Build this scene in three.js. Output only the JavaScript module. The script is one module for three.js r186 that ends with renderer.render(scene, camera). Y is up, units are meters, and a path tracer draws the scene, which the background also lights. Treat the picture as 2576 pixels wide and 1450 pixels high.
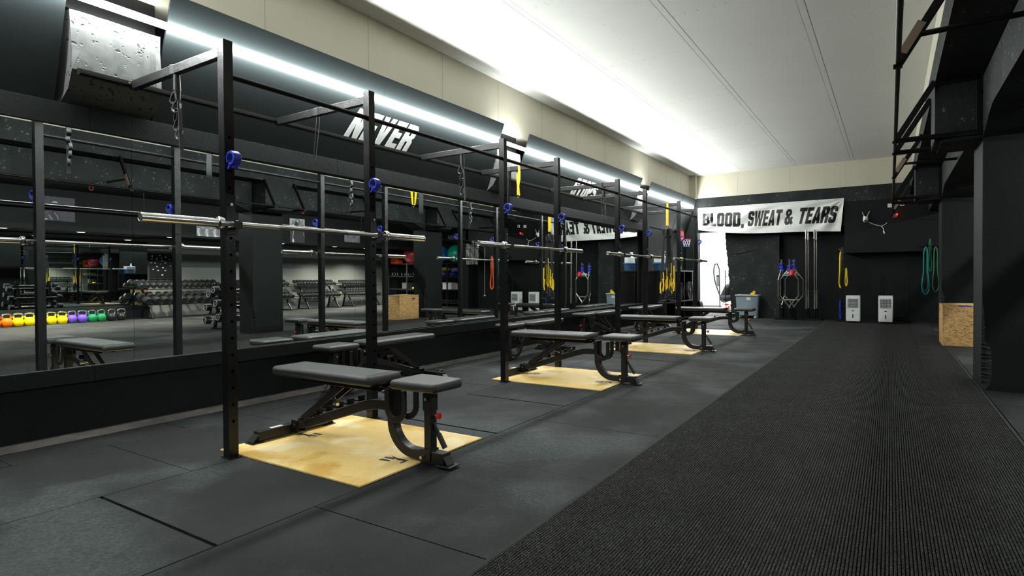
import * as THREE from 'three';
import { RoundedBoxGeometry } from 'three/addons/geometries/RoundedBoxGeometry.js';
import { mergeGeometries, toCreasedNormals } from 'three/addons/utils/BufferGeometryUtils.js';
import { RectAreaLightUniformsLib } from 'three/addons/lights/RectAreaLightUniformsLib.js';
import { MarchingCubes } from 'three/addons/objects/MarchingCubes.js';

// ───────────── camera, exposure, lights (X right, Y up, depth along -z) ─────────────
const scene = new THREE.Scene();
scene.background = new THREE.Color(0, 0, 0);
const camera = new THREE.PerspectiveCamera(2 * Math.atan(725 / 1475.72) * 180 / Math.PI, 2576 / 1450, 0.05, 80);
camera.position.set(0, 1.065, 0);
camera.rotation.order = 'YXZ';
{ // yaw to the left, slight downward pitch, slight roll, from the vanishing points
  const yaw = 0.57311, pit = 0.016101, roll = -0.007827;
  const q = new THREE.Quaternion().setFromEuler(new THREE.Euler(0, yaw, 0));
  q.multiply(new THREE.Quaternion().setFromEuler(new THREE.Euler(-pit, 0, 0)));
  q.multiply(new THREE.Quaternion().setFromEuler(new THREE.Euler(0, 0, roll)));
  camera.quaternion.copy(q);
}
const renderer = new THREE.WebGLRenderer({ antialias: true });
renderer.toneMapping = THREE.LinearToneMapping;
renderer.toneMappingExposure = 1.0;
renderer.shadowMap.enabled = true;
renderer.shadowMap.type = THREE.PCFSoftShadowMap;
RectAreaLightUniformsLib.init();

const LED_NITS = 105;      // long wall strip, per facet of the tube
const AISLE_NITS = 75;    // strip over the right aisle
const SPOT_CD = 60;       // ceiling downlights
const BACK_NITS = 14;     // ceiling panel of the bright room behind the doorway
const LED_COL = new THREE.Color(0.965, 1.0, 0.98), WARM = new THREE.Color(1.0, 0.95, 0.82);
function rectLight(pos, dir, w, h, nits, col, along) {
  const l = new THREE.RectAreaLight(col, nits, w, h);
  l.position.copy(pos);
  const z = dir.clone().normalize().negate(), x = along.clone().normalize(), y = new THREE.Vector3().crossVectors(z, x).normalize();
  l.quaternion.setFromRotationMatrix(new THREE.Matrix4().makeBasis(x, y, z));
  scene.add(l); return l;
}

// ───────────── helpers ─────────────
let seed = 12345;
const rnd = () => { seed = (seed + 0x6d2b79f5) | 0; let t = Math.imul(seed ^ (seed >>> 15), 1 | seed); t = (t + Math.imul(t ^ (t >>> 7), 61 | t)) ^ t; return ((t ^ (t >>> 14)) >>> 0) / 4294967296; };
const rr = (a, b) => a + (b - a) * rnd();
const V = (x, y, z) => new THREE.Vector3(x, y, z);
const W = (X, Y, Z) => new THREE.Vector3(X, Y, -Z);       // room coordinates to three.js
const counts = {};
const numbered = (n) => { counts[n] = (counts[n] ?? -1) + 1; return counts[n] ? `${n}_${String(counts[n]).padStart(3, '0')}` : n; };
const partName = (n, p) => { const c = p.children.filter((k) => k.name === n || k.name.replace(/_\d{3}$/, '') === n).length; return c ? `${n}_${String(c).padStart(3, '0')}` : n; };
function shadow(o) { o.castShadow = true; o.receiveShadow = true; return o; }
function part(name, geo, mat, parent, label) {
  const g = Array.isArray(geo) ? (geo.length > 1 ? merge(geo) : geo[0]) : geo;
  const m = shadow(new THREE.Mesh(g, mat)); m.name = partName(name, parent); parent.add(m);
  if (label) m.userData.label = label;
  return m;
}
function merge(list) {
  const l = list.map((g) => { const k = g.index ? g.toNonIndexed() : g; for (const a of Object.keys(k.attributes)) if (!['position', 'normal', 'uv'].includes(a)) k.deleteAttribute(a); if (!k.attributes.uv) k.setAttribute('uv', new THREE.BufferAttribute(new Float32Array(k.attributes.position.count * 2), 2)); return k; });
  return mergeGeometries(l);
}
function tag(o, label, category, group) { o.userData.label = label; o.userData.category = category; if (group) o.userData.group = group; return o; }
function thing(name, label, category, [X, Y, Z] = [0, 0, 0], turn = 0, group) {
  const o = new THREE.Group(); o.name = numbered(name); o.position.set(X, Y, -Z); o.rotation.y = turn; scene.add(o);
  return tag(o, label, category, group);
}
function single(name, geo, mat, label, category, group) {
  const m = shadow(new THREE.Mesh(Array.isArray(geo) ? merge(geo) : geo, mat)); m.name = numbered(name); scene.add(m); return tag(m, label, category, group);
}
function copy(root, [X, Y, Z], turn, label, group) {
  const r = root.clone(); r.name = numbered(root.name.replace(/_\d{3}$/, '')); r.position.set(X, Y, -Z); if (turn !== undefined) r.rotation.y = turn; scene.add(r);
  r.userData = { ...root.userData, label: label ?? root.userData.label }; if (group) r.userData.group = group;
  return r;
}
function struct(name, geo, mat, parent) {
  const m = shadow(new THREE.Mesh(Array.isArray(geo) ? merge(geo) : geo, mat)); m.name = parent ? partName(name, parent) : name; (parent ?? scene).add(m); m.userData.kind = 'structure'; return m;
}
// geometries; box(x0..x1, y0..y1, z0..z1) with uv in metres
function metreUV(g, off = 0) {
  const k = g.index ? g.toNonIndexed() : g, p = k.attributes.position, n = k.attributes.normal, uv = new Float32Array(p.count * 2);
  for (let i = 0; i < p.count; i++) {
    const ax = Math.abs(n.getX(i)), ay = Math.abs(n.getY(i)), az = Math.abs(n.getZ(i)); let u, v;
    if (ay >= ax && ay >= az) { u = p.getX(i); v = p.getZ(i); } else if (ax >= az) { u = p.getZ(i); v = p.getY(i); } else { u = p.getX(i); v = p.getY(i); }
    uv[2 * i] = u + off; uv[2 * i + 1] = v + off * 0.7;
  }
  k.setAttribute('uv', new THREE.BufferAttribute(uv, 2)); return k;
}
const bx = (w, h, d, x = 0, y = 0, z = 0, r = 0) => (r ? new RoundedBoxGeometry(w, h, d, 1, r) : new THREE.BoxGeometry(w, h, d)).translate(x, y, z);
const rb = (X0, X1, Y0, Y1, Z0, Z1, r = 0) => metreUV(bx(X1 - X0, Y1 - Y0, Z1 - Z0, (X0 + X1) / 2, (Y0 + Y1) / 2, -(Z0 + Z1) / 2, r));   // room box
const cyl = (r0, r1, h, s = 16) => new THREE.CylinderGeometry(r0, r1, h, s);
function rod(a, b, r, s = 10, r2) { const d = b.clone().sub(a), g = new THREE.CylinderGeometry(r2 ?? r, r, d.length(), s); g.applyQuaternion(new THREE.Quaternion().setFromUnitVectors(V(0, 1, 0), d.clone().normalize())); return g.translate((a.x + b.x) / 2, (a.y + b.y) / 2, (a.z + b.z) / 2); }
function bar(a, b, w, h) { // square bar between two points
  const d = b.clone().sub(a), z = d.clone().normalize(), up = Math.abs(z.y) > 0.95 ? V(1, 0, 0) : V(0, 1, 0), x = new THREE.Vector3().crossVectors(up, z).normalize(), y = new THREE.Vector3().crossVectors(z, x);
  return new RoundedBoxGeometry(w, h, d.length(), 1, Math.min(w, h) * 0.12).applyMatrix4(new THREE.Matrix4().makeBasis(x, y, z)).translate((a.x + b.x) / 2, (a.y + b.y) / 2, (a.z + b.z) / 2);
}
const tube = (pts, r, n = 24, s = 8, closed = false) => new THREE.TubeGeometry(new THREE.CatmullRomCurve3(pts, closed, 'centripetal'), n, r, s, closed);
function poly2(pts) { const s = new THREE.Shape(); pts.forEach(([x, y], i) => (i ? s.lineTo(x, y) : s.moveTo(x, y))); return s; }
function extr(shape, depth, bevel = 0, seg = 1, curve = 8) { return new THREE.ExtrudeGeometry(shape, { depth: depth - 2 * bevel, bevelEnabled: bevel > 0, bevelSize: bevel, bevelThickness: bevel, bevelOffset: -bevel, bevelSegments: seg, curveSegments: curve }).translate(0, 0, bevel - depth / 2); }
function band2(path, half) { // outline of a thick polyline
  const L = [], R = [], n = path.length;
  for (let i = 0; i < n; i++) {
    const p = path[Math.max(0, i - 1)], q = path[Math.min(n - 1, i + 1)], dx = q[0] - p[0], dy = q[1] - p[1], l = Math.hypot(dx, dy), h = Array.isArray(half) ? half[i] : half;
    L.push([path[i][0] - dy / l * h, path[i][1] + dx / l * h]); R.push([path[i][0] + dy / l * h, path[i][1] - dx / l * h]);
  }
  return poly2([...L, ...R.reverse()]);
}
const lathe = (pts, s = 24) => new THREE.LatheGeometry(pts.map(([x, y]) => new THREE.Vector2(x, y)), s);
const prismX = (pts, Z0, Z1) => { const g = new THREE.ExtrudeGeometry(poly2(pts), { depth: Z1 - Z0, bevelEnabled: false }).translate(0, 0, -Z1); return metreUV(g); }; // X-Y profile swept along the room

// ───────────── textures ─────────────
function hash(x, y, s) { let h = Math.imul(x, 374761393) + Math.imul(y, 668265263) + Math.imul(s, 1274126177) | 0; h = Math.imul(h ^ (h >>> 13), 1274126177); return ((h ^ (h >>> 16)) >>> 0) / 4294967296; }
function vnoise(x, y, p, s) { const xi = Math.floor(x), yi = Math.floor(y), fx = x - xi, fy = y - yi, u = fx * fx * (3 - 2 * fx), v = fy * fy * (3 - 2 * fy), a = ((xi % p) + p) % p, b = (a + 1) % p, c = ((yi % p) + p) % p, d = (c + 1) % p; const t = hash(a, c, s) * (1 - u) + hash(b, c, s) * u, w = hash(a, d, s) * (1 - u) + hash(b, d, s) * u; return t * (1 - v) + w * v; }
function fbm(u, v, p, oct, s) { let a = 0.5, t = 0, n = 0; for (let i = 0; i < oct; i++) { t += a * vnoise(u * p, v * p, p, s + i); n += a; a *= 0.5; p *= 2; } return t / n; }
function tex(size, fn, srgb = true, w = size) {
  const d = new Uint8Array(w * size * 4);
  for (let j = 0; j < size; j++) for (let i = 0; i < w; i++) { const c = fn(i / w, j / size, i, j), o = (j * w + i) * 4; d[o] = Math.max(0, Math.min(255, c[0])); d[o + 1] = Math.max(0, Math.min(255, c[1])); d[o + 2] = Math.max(0, Math.min(255, c[2])); d[o + 3] = 255; }
  const t = new THREE.DataTexture(d, w, size); t.wrapS = t.wrapT = THREE.RepeatWrapping; t.magFilter = THREE.LinearFilter; t.minFilter = THREE.LinearMipmapLinearFilter; t.generateMipmaps = true; if (srgb) t.colorSpace = THREE.SRGBColorSpace; t.needsUpdate = true; return t;
}
const rep = (t, m, my = m) => { const c = t.clone(); c.repeat.set(1 / m, 1 / my); c.needsUpdate = true; return c; };  // m metres per tile
const sm = (a, b, x) => { const t = Math.max(0, Math.min(1, (x - a) / (b - a))); return t * t * (3 - 2 * t); };
const grey = (v) => [v, v, v];
const grainT = tex(512, (u, v) => grey(255 * (0.6 * fbm(u, v, 64, 3, 3) + 0.4 * fbm(u, v, 6, 4, 9))), false);
const fineT = tex(512, (u, v) => grey(255 * fbm(u, v, 128, 2, 77)), false);
// rubber mats: dark crumb with pale chalk dust trodden into streaky patches, and scattered flecks
const matT = tex(2048, (u, v, i, j) => {
  const dust = sm(0.42, 0.64, 0.6 * fbm(u, v, 6, 5, 21) + 0.4 * fbm(u, v, 14, 5, 41)), crumb = fbm(u, v, 512, 2, 5), h = hash(i, j, 8);
  let b = 21 + 34 * dust * (0.55 + 0.9 * crumb) + 12 * (crumb - 0.5);
  if (h > 0.99955) b += 95; else if (h > 0.9985) b += 30;
  return [b * 0.88, b * 1.0, b * 0.99];
});
const matBump = tex(1024, (u, v) => grey(255 * (0.75 * fbm(u, v, 256, 2, 6) + 0.25 * fbm(u, v, 20, 3, 7))), false);
const matRough = tex(512, (u, v) => grey(255 * (0.62 + 0.28 * fbm(u, v, 7, 4, 23))), false);
const carpetT = tex(1024, (u, v, i, j) => { const f = fbm(u, v, 256, 2, 51), h = hash(i >> 1, j >> 2, 52), w = fbm(u, v, 4, 3, 53); let b = 30 + 40 * sm(0.3, 0.75, f) + (h > 0.84 ? 50 : 0) - (h < 0.25 ? 16 : 0) + 14 * (w - 0.5); return [b, b * 1.01, b * 1.0]; });
const plyT = [0, 1].map((k) => tex(1024, (u, v, i, j) => {
  const g = fbm(u * 1.0, v, 3, 4, 60 + k * 9), s = fbm((u * 4) % 1, v, 40, 3, 62 + k), stain = sm(0.5, 0.75, fbm(u, v, 5, 5, 64 + k * 7)), pale = sm(0.5, 0.72, fbm(u, v, 4, 4, 66 + k * 5)), scr = hash(i >> 2, j >> 1, 67) > 0.9985 ? 1 : 0;
  return [226 + 10 * (g - 0.5) * 2 + 12 * pale - 26 * stain - 14 * (s - 0.5) - 60 * scr, 194 + 14 * (g - 0.5) + 24 * pale - 36 * stain - 16 * (s - 0.5) - 60 * scr, 120 + 10 * (g - 0.5) + 48 * pale - 48 * stain - 18 * (s - 0.5) - 50 * scr];
}));
const osbT = (() => { // strands of wood pressed flat
  const S = 1024, c = document.createElement('canvas'); c.width = c.height = S; const x = c.getContext('2d'); x.fillStyle = '#b8925a'; x.fillRect(0, 0, S, S);
  for (let i = 0; i < 5200; i++) { const px = rnd() * S, py = rnd() * S, a = rr(-0.5, 0.5) + (rnd() < 0.25 ? rr(-1, 1) : 0), l = rr(24, 110), w = rr(5, 22), t = rnd(); const col = t < 0.62 ? [rr(190, 222), rr(150, 182), rr(92, 120)] : t < 0.9 ? [rr(160, 190), rr(118, 145), rr(62, 88)] : [rr(98, 128), rr(66, 88), rr(34, 52)];
    for (const ox of [-S, 0, S]) for (const oy of [-S, 0, S]) { if (px + ox < -130 || px + ox > S + 130 || py + oy < -130 || py + oy > S + 130) continue; x.save(); x.translate(px + ox, py + oy); x.rotate(a); x.fillStyle = `rgba(${col.map(Math.round).join(',')},0.85)`; x.beginPath(); x.moveTo(-l / 2, -w / 3); x.lineTo(l / 2 - 5, -w / 2); x.lineTo(l / 2, w / 3); x.lineTo(-l / 2 + 6, w / 2); x.fill(); x.restore(); } }
  const t = new THREE.CanvasTexture(c); t.wrapS = t.wrapT = THREE.RepeatWrapping; t.colorSpace = THREE.SRGBColorSpace; return t;
})();
// black paint on concrete: bare chips and scuffs where the paint is gone
const chipT = tex(1024, (u, v, i, j) => { const n = fbm(u, v, 10, 5, 81), f = fbm(u, v, 90, 3, 83), c = f > 0.77 && n > 0.52 ? 1 : 0; const b = 42 + 26 * (n - 0.5) + 8 * (f - 0.5) + c * 60; return [b * 0.9, b, b * 0.985]; });
const paintT = tex(1024, (u, v) => { const n = fbm(u, v, 6, 5, 91), f = fbm(u, v, 120, 2, 93); const b = 27 + 8 * (n - 0.5) + 5 * (f - 0.5); return [b * 0.86, b, b * 0.99]; });
const concT = tex(1024, (u, v) => { const n = fbm(u, v, 5, 6, 101), h = fbm(u, v, 60, 2, 103), pit = sm(0.76, 0.8, h); const b = 82 + 34 * (n - 0.5) - 45 * pit; return [b * 0.97, b, b * 0.99]; });
const concB = tex(1024, (u, v) => grey(255 * (0.55 * fbm(u, v, 8, 6, 101) + 0.45 * (1 - sm(0.74, 0.8, fbm(u, v, 60, 2, 103))))), false);
const beigeT = tex(512, (u, v) => { const n = fbm(u, v, 5, 4, 111), b = 6 * (n - 0.5); return [196 + b, 192 + b, 174 + b]; });
const ceilT = tex(512, (u, v) => { const n = fbm(u, v, 5, 5, 121), b = 7 * (n - 0.5); return [219 + b, 220 + b, 215 + b]; });
const dustyT = tex(512, (u, v) => { const n = fbm(u, v, 8, 5, 131), b = 58 + 50 * (n - 0.45); return [b * 1.05, b, b * 0.95]; });
const leatherB = tex(512, (u, v) => grey(255 * (0.7 * fbm(u, v, 90, 3, 141) + 0.3 * fbm(u, v, 5, 3, 143))), false);
const M = (o) => new THREE.MeshStandardMaterial(o), MP = (o) => new THREE.MeshPhysicalMaterial(o);
const lin = (r, g, b) => new THREE.Color().setRGB(r, g, b);
const m = {
  mat: MP({ map: rep(matT, 5), bumpMap: rep(matBump, 1.2), bumpScale: 0.0016, roughnessMap: rep(matRough, 3.1), roughness: 1, specularIntensity: 0.55 }),
  carpet: MP({ map: rep(carpetT, 0.7), bumpMap: rep(fineT, 0.25), bumpScale: 0.003, roughness: 0.95, specularIntensity: 0.3 }),
  carpetEdge: M({ color: lin(0.012, 0.013, 0.013), roughness: 0.9 }),
  ply: plyT.map((t) => M({ map: rep(t, 1.25), bumpMap: rep(grainT, 0.6), bumpScale: 0.0006, roughness: 0.42 })),
  plyEdge: M({ color: lin(0.2, 0.13, 0.06), roughness: 0.8 }),
  osb: M({ map: rep(osbT, 0.62), bumpMap: rep(grainT, 0.3), bumpScale: 0.0012, roughness: 0.55 }),
  paint: MP({ map: rep(paintT, 2.3), bumpMap: rep(grainT, 0.7), bumpScale: 0.0015, roughness: 0.55, specularIntensity: 0.3 }),
  panel: MP({ color: lin(0.014, 0.0185, 0.019), bumpMap: rep(grainT, 0.9), bumpScale: 0.0005, roughness: 0.38, specularIntensity: 0.6 }),
  chip: MP({ map: rep(chipT, 2.6), bumpMap: rep(grainT, 0.5), bumpScale: 0.004, roughness: 0.6, specularIntensity: 0.35 }),
  concrete: MP({ map: rep(concT, 1.3), bumpMap: rep(concB, 1.3), bumpScale: 0.012, roughness: 0.5 }),
  beige: M({ map: rep(beigeT, 2.0), roughness: 0.85 }),
  seam: M({ color: lin(0.25, 0.25, 0.22), roughness: 0.9 }),
  ceil: M({ map: rep(ceilT, 2.1), roughness: 0.85 }),
  tape: M({ color: lin(0.86, 0.87, 0.85), roughness: 0.8 }),
  dusty: M({ map: rep(dustyT, 0.9), bumpMap: rep(grainT, 0.4), bumpScale: 0.006, roughness: 0.9 }),
  rawConcrete: MP({ map: rep(chipT, 0.6), bumpMap: rep(concB, 0.4), bumpScale: 0.01, roughness: 0.9, specularIntensity: 0.3 }),
  steel: MP({ color: lin(0.0055, 0.0057, 0.006), bumpMap: rep(fineT, 0.5), bumpScale: 0.0004, roughness: 0.22, specularIntensity: 0.75 }),
  steelDark: MP({ color: lin(0.005, 0.005, 0.0053), roughness: 0.34, specularIntensity: 0.5 }),
  rust: M({ color: lin(0.22, 0.15, 0.095), bumpMap: rep(grainT, 0.3), bumpScale: 0.001, roughness: 0.6 }),
  benchSteel: MP({ color: lin(0.015, 0.0148, 0.0142), roughness: 0.36, specularIntensity: 0.6 }),
  leather: MP({ color: lin(0.006, 0.0068, 0.0072), bumpMap: rep(leatherB, 0.12), bumpScale: 0.0006, roughness: 0.36, ior: 1.7 }),
  rubber: M({ color: lin(0.015, 0.015, 0.016), roughness: 0.6 }),
  rubberHex: M({ color: lin(0.014, 0.0155, 0.016), roughness: 0.32 }),
  chrome: M({ color: lin(0.72, 0.71, 0.69), metalness: 1, roughness: 0.16 }),
  chromeDull: M({ color: lin(0.5, 0.49, 0.47), metalness: 1, roughness: 0.3 }),
  shaft: M({ color: lin(0.3, 0.28, 0.26), metalness: 1, roughness: 0.34 }),
  mirror: M({ color: lin(0.86, 0.91, 0.89), metalness: 1, roughness: 0.0 }),
  blue: M({ color: lin(0.02, 0.045, 0.6), roughness: 0.35 }),
  yellow: M({ color: lin(0.85, 0.58, 0.01), roughness: 0.55 }),
  strap: M({ color: lin(0.016, 0.017, 0.019), roughness: 0.75 }),
  bandBlack: M({ color: lin(0.018, 0.02, 0.0205), roughness: 0.5 }),
  white: M({ color: lin(0.72, 0.74, 0.73), roughness: 0.4 }),
  offwhite: M({ color: lin(0.62, 0.64, 0.62), roughness: 0.5 }),
  darkGrille: M({ color: lin(0.05, 0.055, 0.055), roughness: 0.6 }),
  red: M({ color: lin(0.6, 0.015, 0.01), roughness: 0.35 }),
  orange: M({ color: lin(0.85, 0.1, 0.02), roughness: 0.5 }),
  teal: M({ color: lin(0.0, 0.22, 0.2), roughness: 0.5 }),
  green: M({ color: lin(0.01, 0.16, 0.07), roughness: 0.5 }),
  greyWall: MP({ map: rep(tex(256, (u, v) => { const b = 116 + 8 * (fbm(u, v, 5, 4, 151) - 0.5); return [b * 0.98, b, b * 0.97]; }), 2.2), roughness: 0.7 }),
  doorWhite: M({ color: lin(0.78, 0.8, 0.8), roughness: 0.7 }),
  black: M({ color: lin(0.006, 0.006, 0.007), roughness: 0.6 }),
  glow: M({ color: lin(0.9, 0.9, 0.9), emissive: LED_COL, emissiveIntensity: 14 }),
  glowWarm: M({ color: lin(0.9, 0.9, 0.85), emissive: WARM, emissiveIntensity: 6 }),
  redGlow: M({ color: lin(0.3, 0, 0), emissive: lin(1, 0.02, 0.015), emissiveIntensity: 4 }),
  alu: M({ color: lin(0.5, 0.5, 0.5), metalness: 1, roughness: 0.4 }),
  net: M({ color: lin(0.6, 0.6, 0.62), roughness: 0.8 }),
};

// ───────────── the room shell ─────────────
const Z0 = -2.2, ZB = 16.11, ZR = 17.6, XR = 7.3;   // rear end behind the camera, upper back wall, recess wall of the right aisle, far right wall
const floor = struct('floor', rb(-6, XR + 0.3, -0.3, -0.014, Z0 - 0.2, 25), m.black);
{ // one-metre rubber mats in three rows on the left, a grid on the right
  const lay = (X0, X1, off, Z1, step, wide = 0) => {
    for (let z = off; z < Z1; z += step) {
      const za = Math.max(z, Z0), zb = Math.min(z + step, Z1); if (zb - za < 0.05) continue;
      const gap = rr(0.0015, 0.0035), h = rr(-0.0015, 0), k = rb(X0 + gap, X1 - gap, -0.014, h, za + gap + wide, zb - gap - wide);
      struct('rubber_mat', k, m.mat, floor);
    }
  };
  lay(-4.585, -4.285, 1.27 - 4, ZB + 0.5, 1.0);
  lay(-4.285, -3.285, 1.77 - 4, ZB + 0.5, 1.0);
  lay(-3.285, -2.275, 1.318 - 4, ZB + 0.5, 1.0, 0.007);
  lay(-2.275, -1.285, 1.80 - 4.0, ZB + 0.5, 1.0);
  for (let i = 0; i < 7; i++) lay(0.72 + i * 0.92, 0.72 + (i + 1) * 0.92, -2 + (i % 2) * 0.5, ZR, 1.02);
}
{ // ribbed runner carpet between the mats
  const pts = [], X0 = -1.283, X1 = 0.712, n = Math.floor((X1 - X0 - 0.04) / 0.0125);
  pts.push([X0, -0.013], [X0, 0.002], [X0 + 0.018, 0.003]);
  const p2 = []; let x = X0 + 0.02;
  for (let i = 0; i < n; i++, x += 0.0125) p2.push([x, -0.001], [x + 0.003, 0.0045], [x + 0.0085, 0.0048], [x + 0.0115, -0.001]);
  const strip = (list) => { const o = []; const uv = []; for (let i = 0; i + 1 < list.length; i++) { const [a, b] = list[i], [c, d] = list[i + 1]; const za = -Z0, zb = -15.95; o.push(a, b, za, c, d, za, c, d, zb, a, b, za, c, d, zb, a, b, zb); uv.push(a, -za, c, -za, c, -zb, a, -za, c, -zb, a, -zb); } const g = new THREE.BufferGeometry(); g.setAttribute('position', new THREE.BufferAttribute(new Float32Array(o), 3)); g.setAttribute('uv', new THREE.BufferAttribute(new Float32Array(uv), 2)); g.computeVertexNormals(); return g; };
  const t = thing('carpet_runner', 'long ribbed grey carpet runner down the aisle beside the benches', 'carpet');
  part('ribs', strip(p2), m.carpet, t);
  part('edge_binding', [rb(X0, X0 + 0.02, -0.0135, 0.004, Z0, 15.95), rb(X1 - 0.02, X1, -0.0135, 0.004, Z0, 15.95), rb(X0, X1, -0.0135, 0.003, 15.93, 15.95), rb(X0 + 0.02, X1 - 0.02, -0.0135, -0.002, Z0, 15.93)], m.carpetEdge, t);
}
// left wall: plinth, ledge under the mirror, fascia above, leaning panels, pale upper wall
const wallL = struct('wall_left', [rb(-5.1, -4.90, -0.3, 2.6, Z0, 13.2), rb(-5.1, -4.72, -0.3, 2.9, 13.15, ZB), rb(-5.0, -4.9, 2.6, 3.2, Z0, ZB)], m.paint);
struct('plinth', rb(-4.90, -4.705, -0.01, 0.372, Z0, 13.1), m.paint, wallL);
struct('upper_wall', rb(-5.0, -4.56, 3.12, 3.8, Z0, ZB + 0.2), m.beige, wallL);
for (let z = 0.75; z < 16; z += 1.2) struct('wall_joint', rb(-4.561, -4.559, 3.12, 3.8, z, z + 0.004), m.seam, wallL);
struct('trim_1', prismX([[-4.585, -0.013], [-4.585, 0.004], [-4.70, 0.03], [-4.72, 0.03], [-4.72, -0.013]], Z0, 13.1), m.dusty);
{ const z = [Z0, -0.32, 1.847, 4.01, 6.18, 8.35, 10.52, 13.1]; const led = struct('trim_2', rb(-4.90, -4.66, 0.40, 0.472, Z0, 13.1), m.paint);
  for (let i = 0; i + 1 < z.length; i++) { struct('ledge_board', rb(-4.70, -4.655, 0.374, 0.482, z[i] + 0.001, z[i + 1] - 0.001, 0.003), m.paint, led); }
  const fas = struct('trim_3', rb(-4.90, -4.68, 2.12, 2.255, Z0, 13.1), m.paint);
  for (let i = 0; i + 1 < z.length; i++) struct('fascia_board', rb(-4.70, -4.655, 2.115, 2.268, z[i] + 0.001, z[i + 1] - 0.001, 0.003), m.paint, fas);
}
const mirrorL = thing('wall_mirror', 'long wall mirror of tall panes behind the power racks', 'mirror', [-4.745, 0, 6.0], 0.0158);
{ const e = [-2.2, -0.04, 2.118, 4.277, 6.43, 8.58, 10.73, 12.88]; // the whole run stands a little out of square with the wall and leans very slightly
  for (let i = 0; i + 1 < e.length; i++) { const w = e[i + 1] - e[i], p = part('pane', bx(0.006, 1.70, w - 0.002, -0.003, 0, 0), m.mirror, mirrorL); p.position.set(0, 1.298, 6.0 - (e[i] + e[i + 1]) / 2); p.rotation.set(0, 0, -0.0042); }
}
const LEAN = 0.36, panelAt = (y) => -4.70 + LEAN * (y - 2.27);
const tilt = Math.atan(LEAN);
{ // leaning boards above the fascia, with gaps where the concrete stubs come through
  const pr = (za, zb) => struct('leaning_panel', prismX([[panelAt(2.25), 2.25], [panelAt(3.154), 3.154], [panelAt(3.154) - 0.017, 3.160], [panelAt(2.25) - 0.018, 2.25]], za, zb), m.panel, wallL);
  for (const [a, b] of [[Z0, 1.655], [2.275, 4.45], [4.452, 6.63], [7.31, 9.6], [9.602, 11.9], [12.46, 14.82], [14.85, 15.98]]) pr(a, b);
}
function roughStub(Za, Zb) { // broken concrete column head
  const g = new THREE.ExtrudeGeometry(poly2([[-4.95, 2.26], [-4.715, 2.27], [-4.60, 2.36], [-4.515, 2.47], [-4.517, 2.60], [-4.519, 2.74], [-4.52, 2.86], [-4.95, 2.88]]), { depth: Zb - Za, steps: 14, bevelEnabled: false }).translate(0, 0, -Zb);
  const k = metreUV(g), p = k.attributes.position;
  for (let i = 0; i < p.count; i++) { const x = p.getX(i), y = p.getY(i), z = p.getZ(i); if (x > -4.9) { const e = Math.min(Math.abs(z + Za), Math.abs(z + Zb)) < 0.01 ? 1 : 0.25; p.setX(i, x + e * 0.05 * (hash(Math.round(y * 97), Math.round(z * 53), 5) - 0.6) * 0.5); p.setZ(i, z + (e === 1 ? 0.02 * (hash(Math.round(y * 97), Math.round(x * 31), 7) - 0.5) : 0)); } }
  k.computeVertexNormals(); return k;
}
for (const [a, b] of [[1.70, 2.262], [6.665, 7.27], [11.94, 12.43]]) struct('column_stub', roughStub(a, b), m.concrete, wallL);
for (const [a, b] of [[1.66, 2.27], [6.64, 7.30], [11.91, 12.45]]) struct('stub_recess', rb(-4.9, -4.62, 2.90, 3.16, a, b), m.steelDark, wallL);

// ceiling: painted boards with joint strips and screws
const ceiling = struct('ceiling', rb(-5.0, 0.9, 3.8015, 4.0, Z0 - 0.2, ZB + 0.3), m.tape);
{ const col = [[-4.56, -4.413, 0.4], [-4.413, -3.213, 1.3], [-3.213, -2.0, 1.2], [-2.0, -0.795, 0.2], [-0.795, 0.42, 1.25]], sc = [];
  for (const [a, b, off] of col) for (let z = off - 4; z < ZB; z += 1.985) { const za = Math.max(z, Z0), zb = Math.min(z + 1.985, ZB); if (zb - za < 0.1) continue; struct('ceiling_board', rb(a + 0.0015, b - 0.0015, 3.80, 3.8115, za + 0.003, zb - 0.003), m.ceil, ceiling);
    for (let x = a + 0.06; x < b; x += 0.14) for (const d of [0.022, -0.022]) sc.push([x + rr(-0.02, 0.02), za + d]); for (let q = za; q < zb; q += 0.2) for (const e of [a + 0.02, b - 0.02, (a + b) / 2]) if (b - a > 1) sc.push([e, q + rr(-0.03, 0.03)]); }
  for (const x of [-3.213, -2.0, -0.795]) for (const s of [-1, 1]) struct('joint_strip', rb(x + (s < 0 ? -0.066 : 0.0025), x + (s < 0 ? -0.0025 : 0.066), x < -3 ? 3.799 : 3.7982, 3.801, Z0, ZB), m.ceil, ceiling);
  const im = new THREE.InstancedMesh(new THREE.CylinderGeometry(0.0035, 0.0035, 0.002, 6), m.darkGrille, sc.length); sc.forEach(([x, z], i) => im.setMatrixAt(i, new THREE.Matrix4().makeTranslation(x, 3.7995, -z))); im.name = 'screw_heads'; im.userData.kind = 'stuff'; ceiling.add(im);
}
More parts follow.
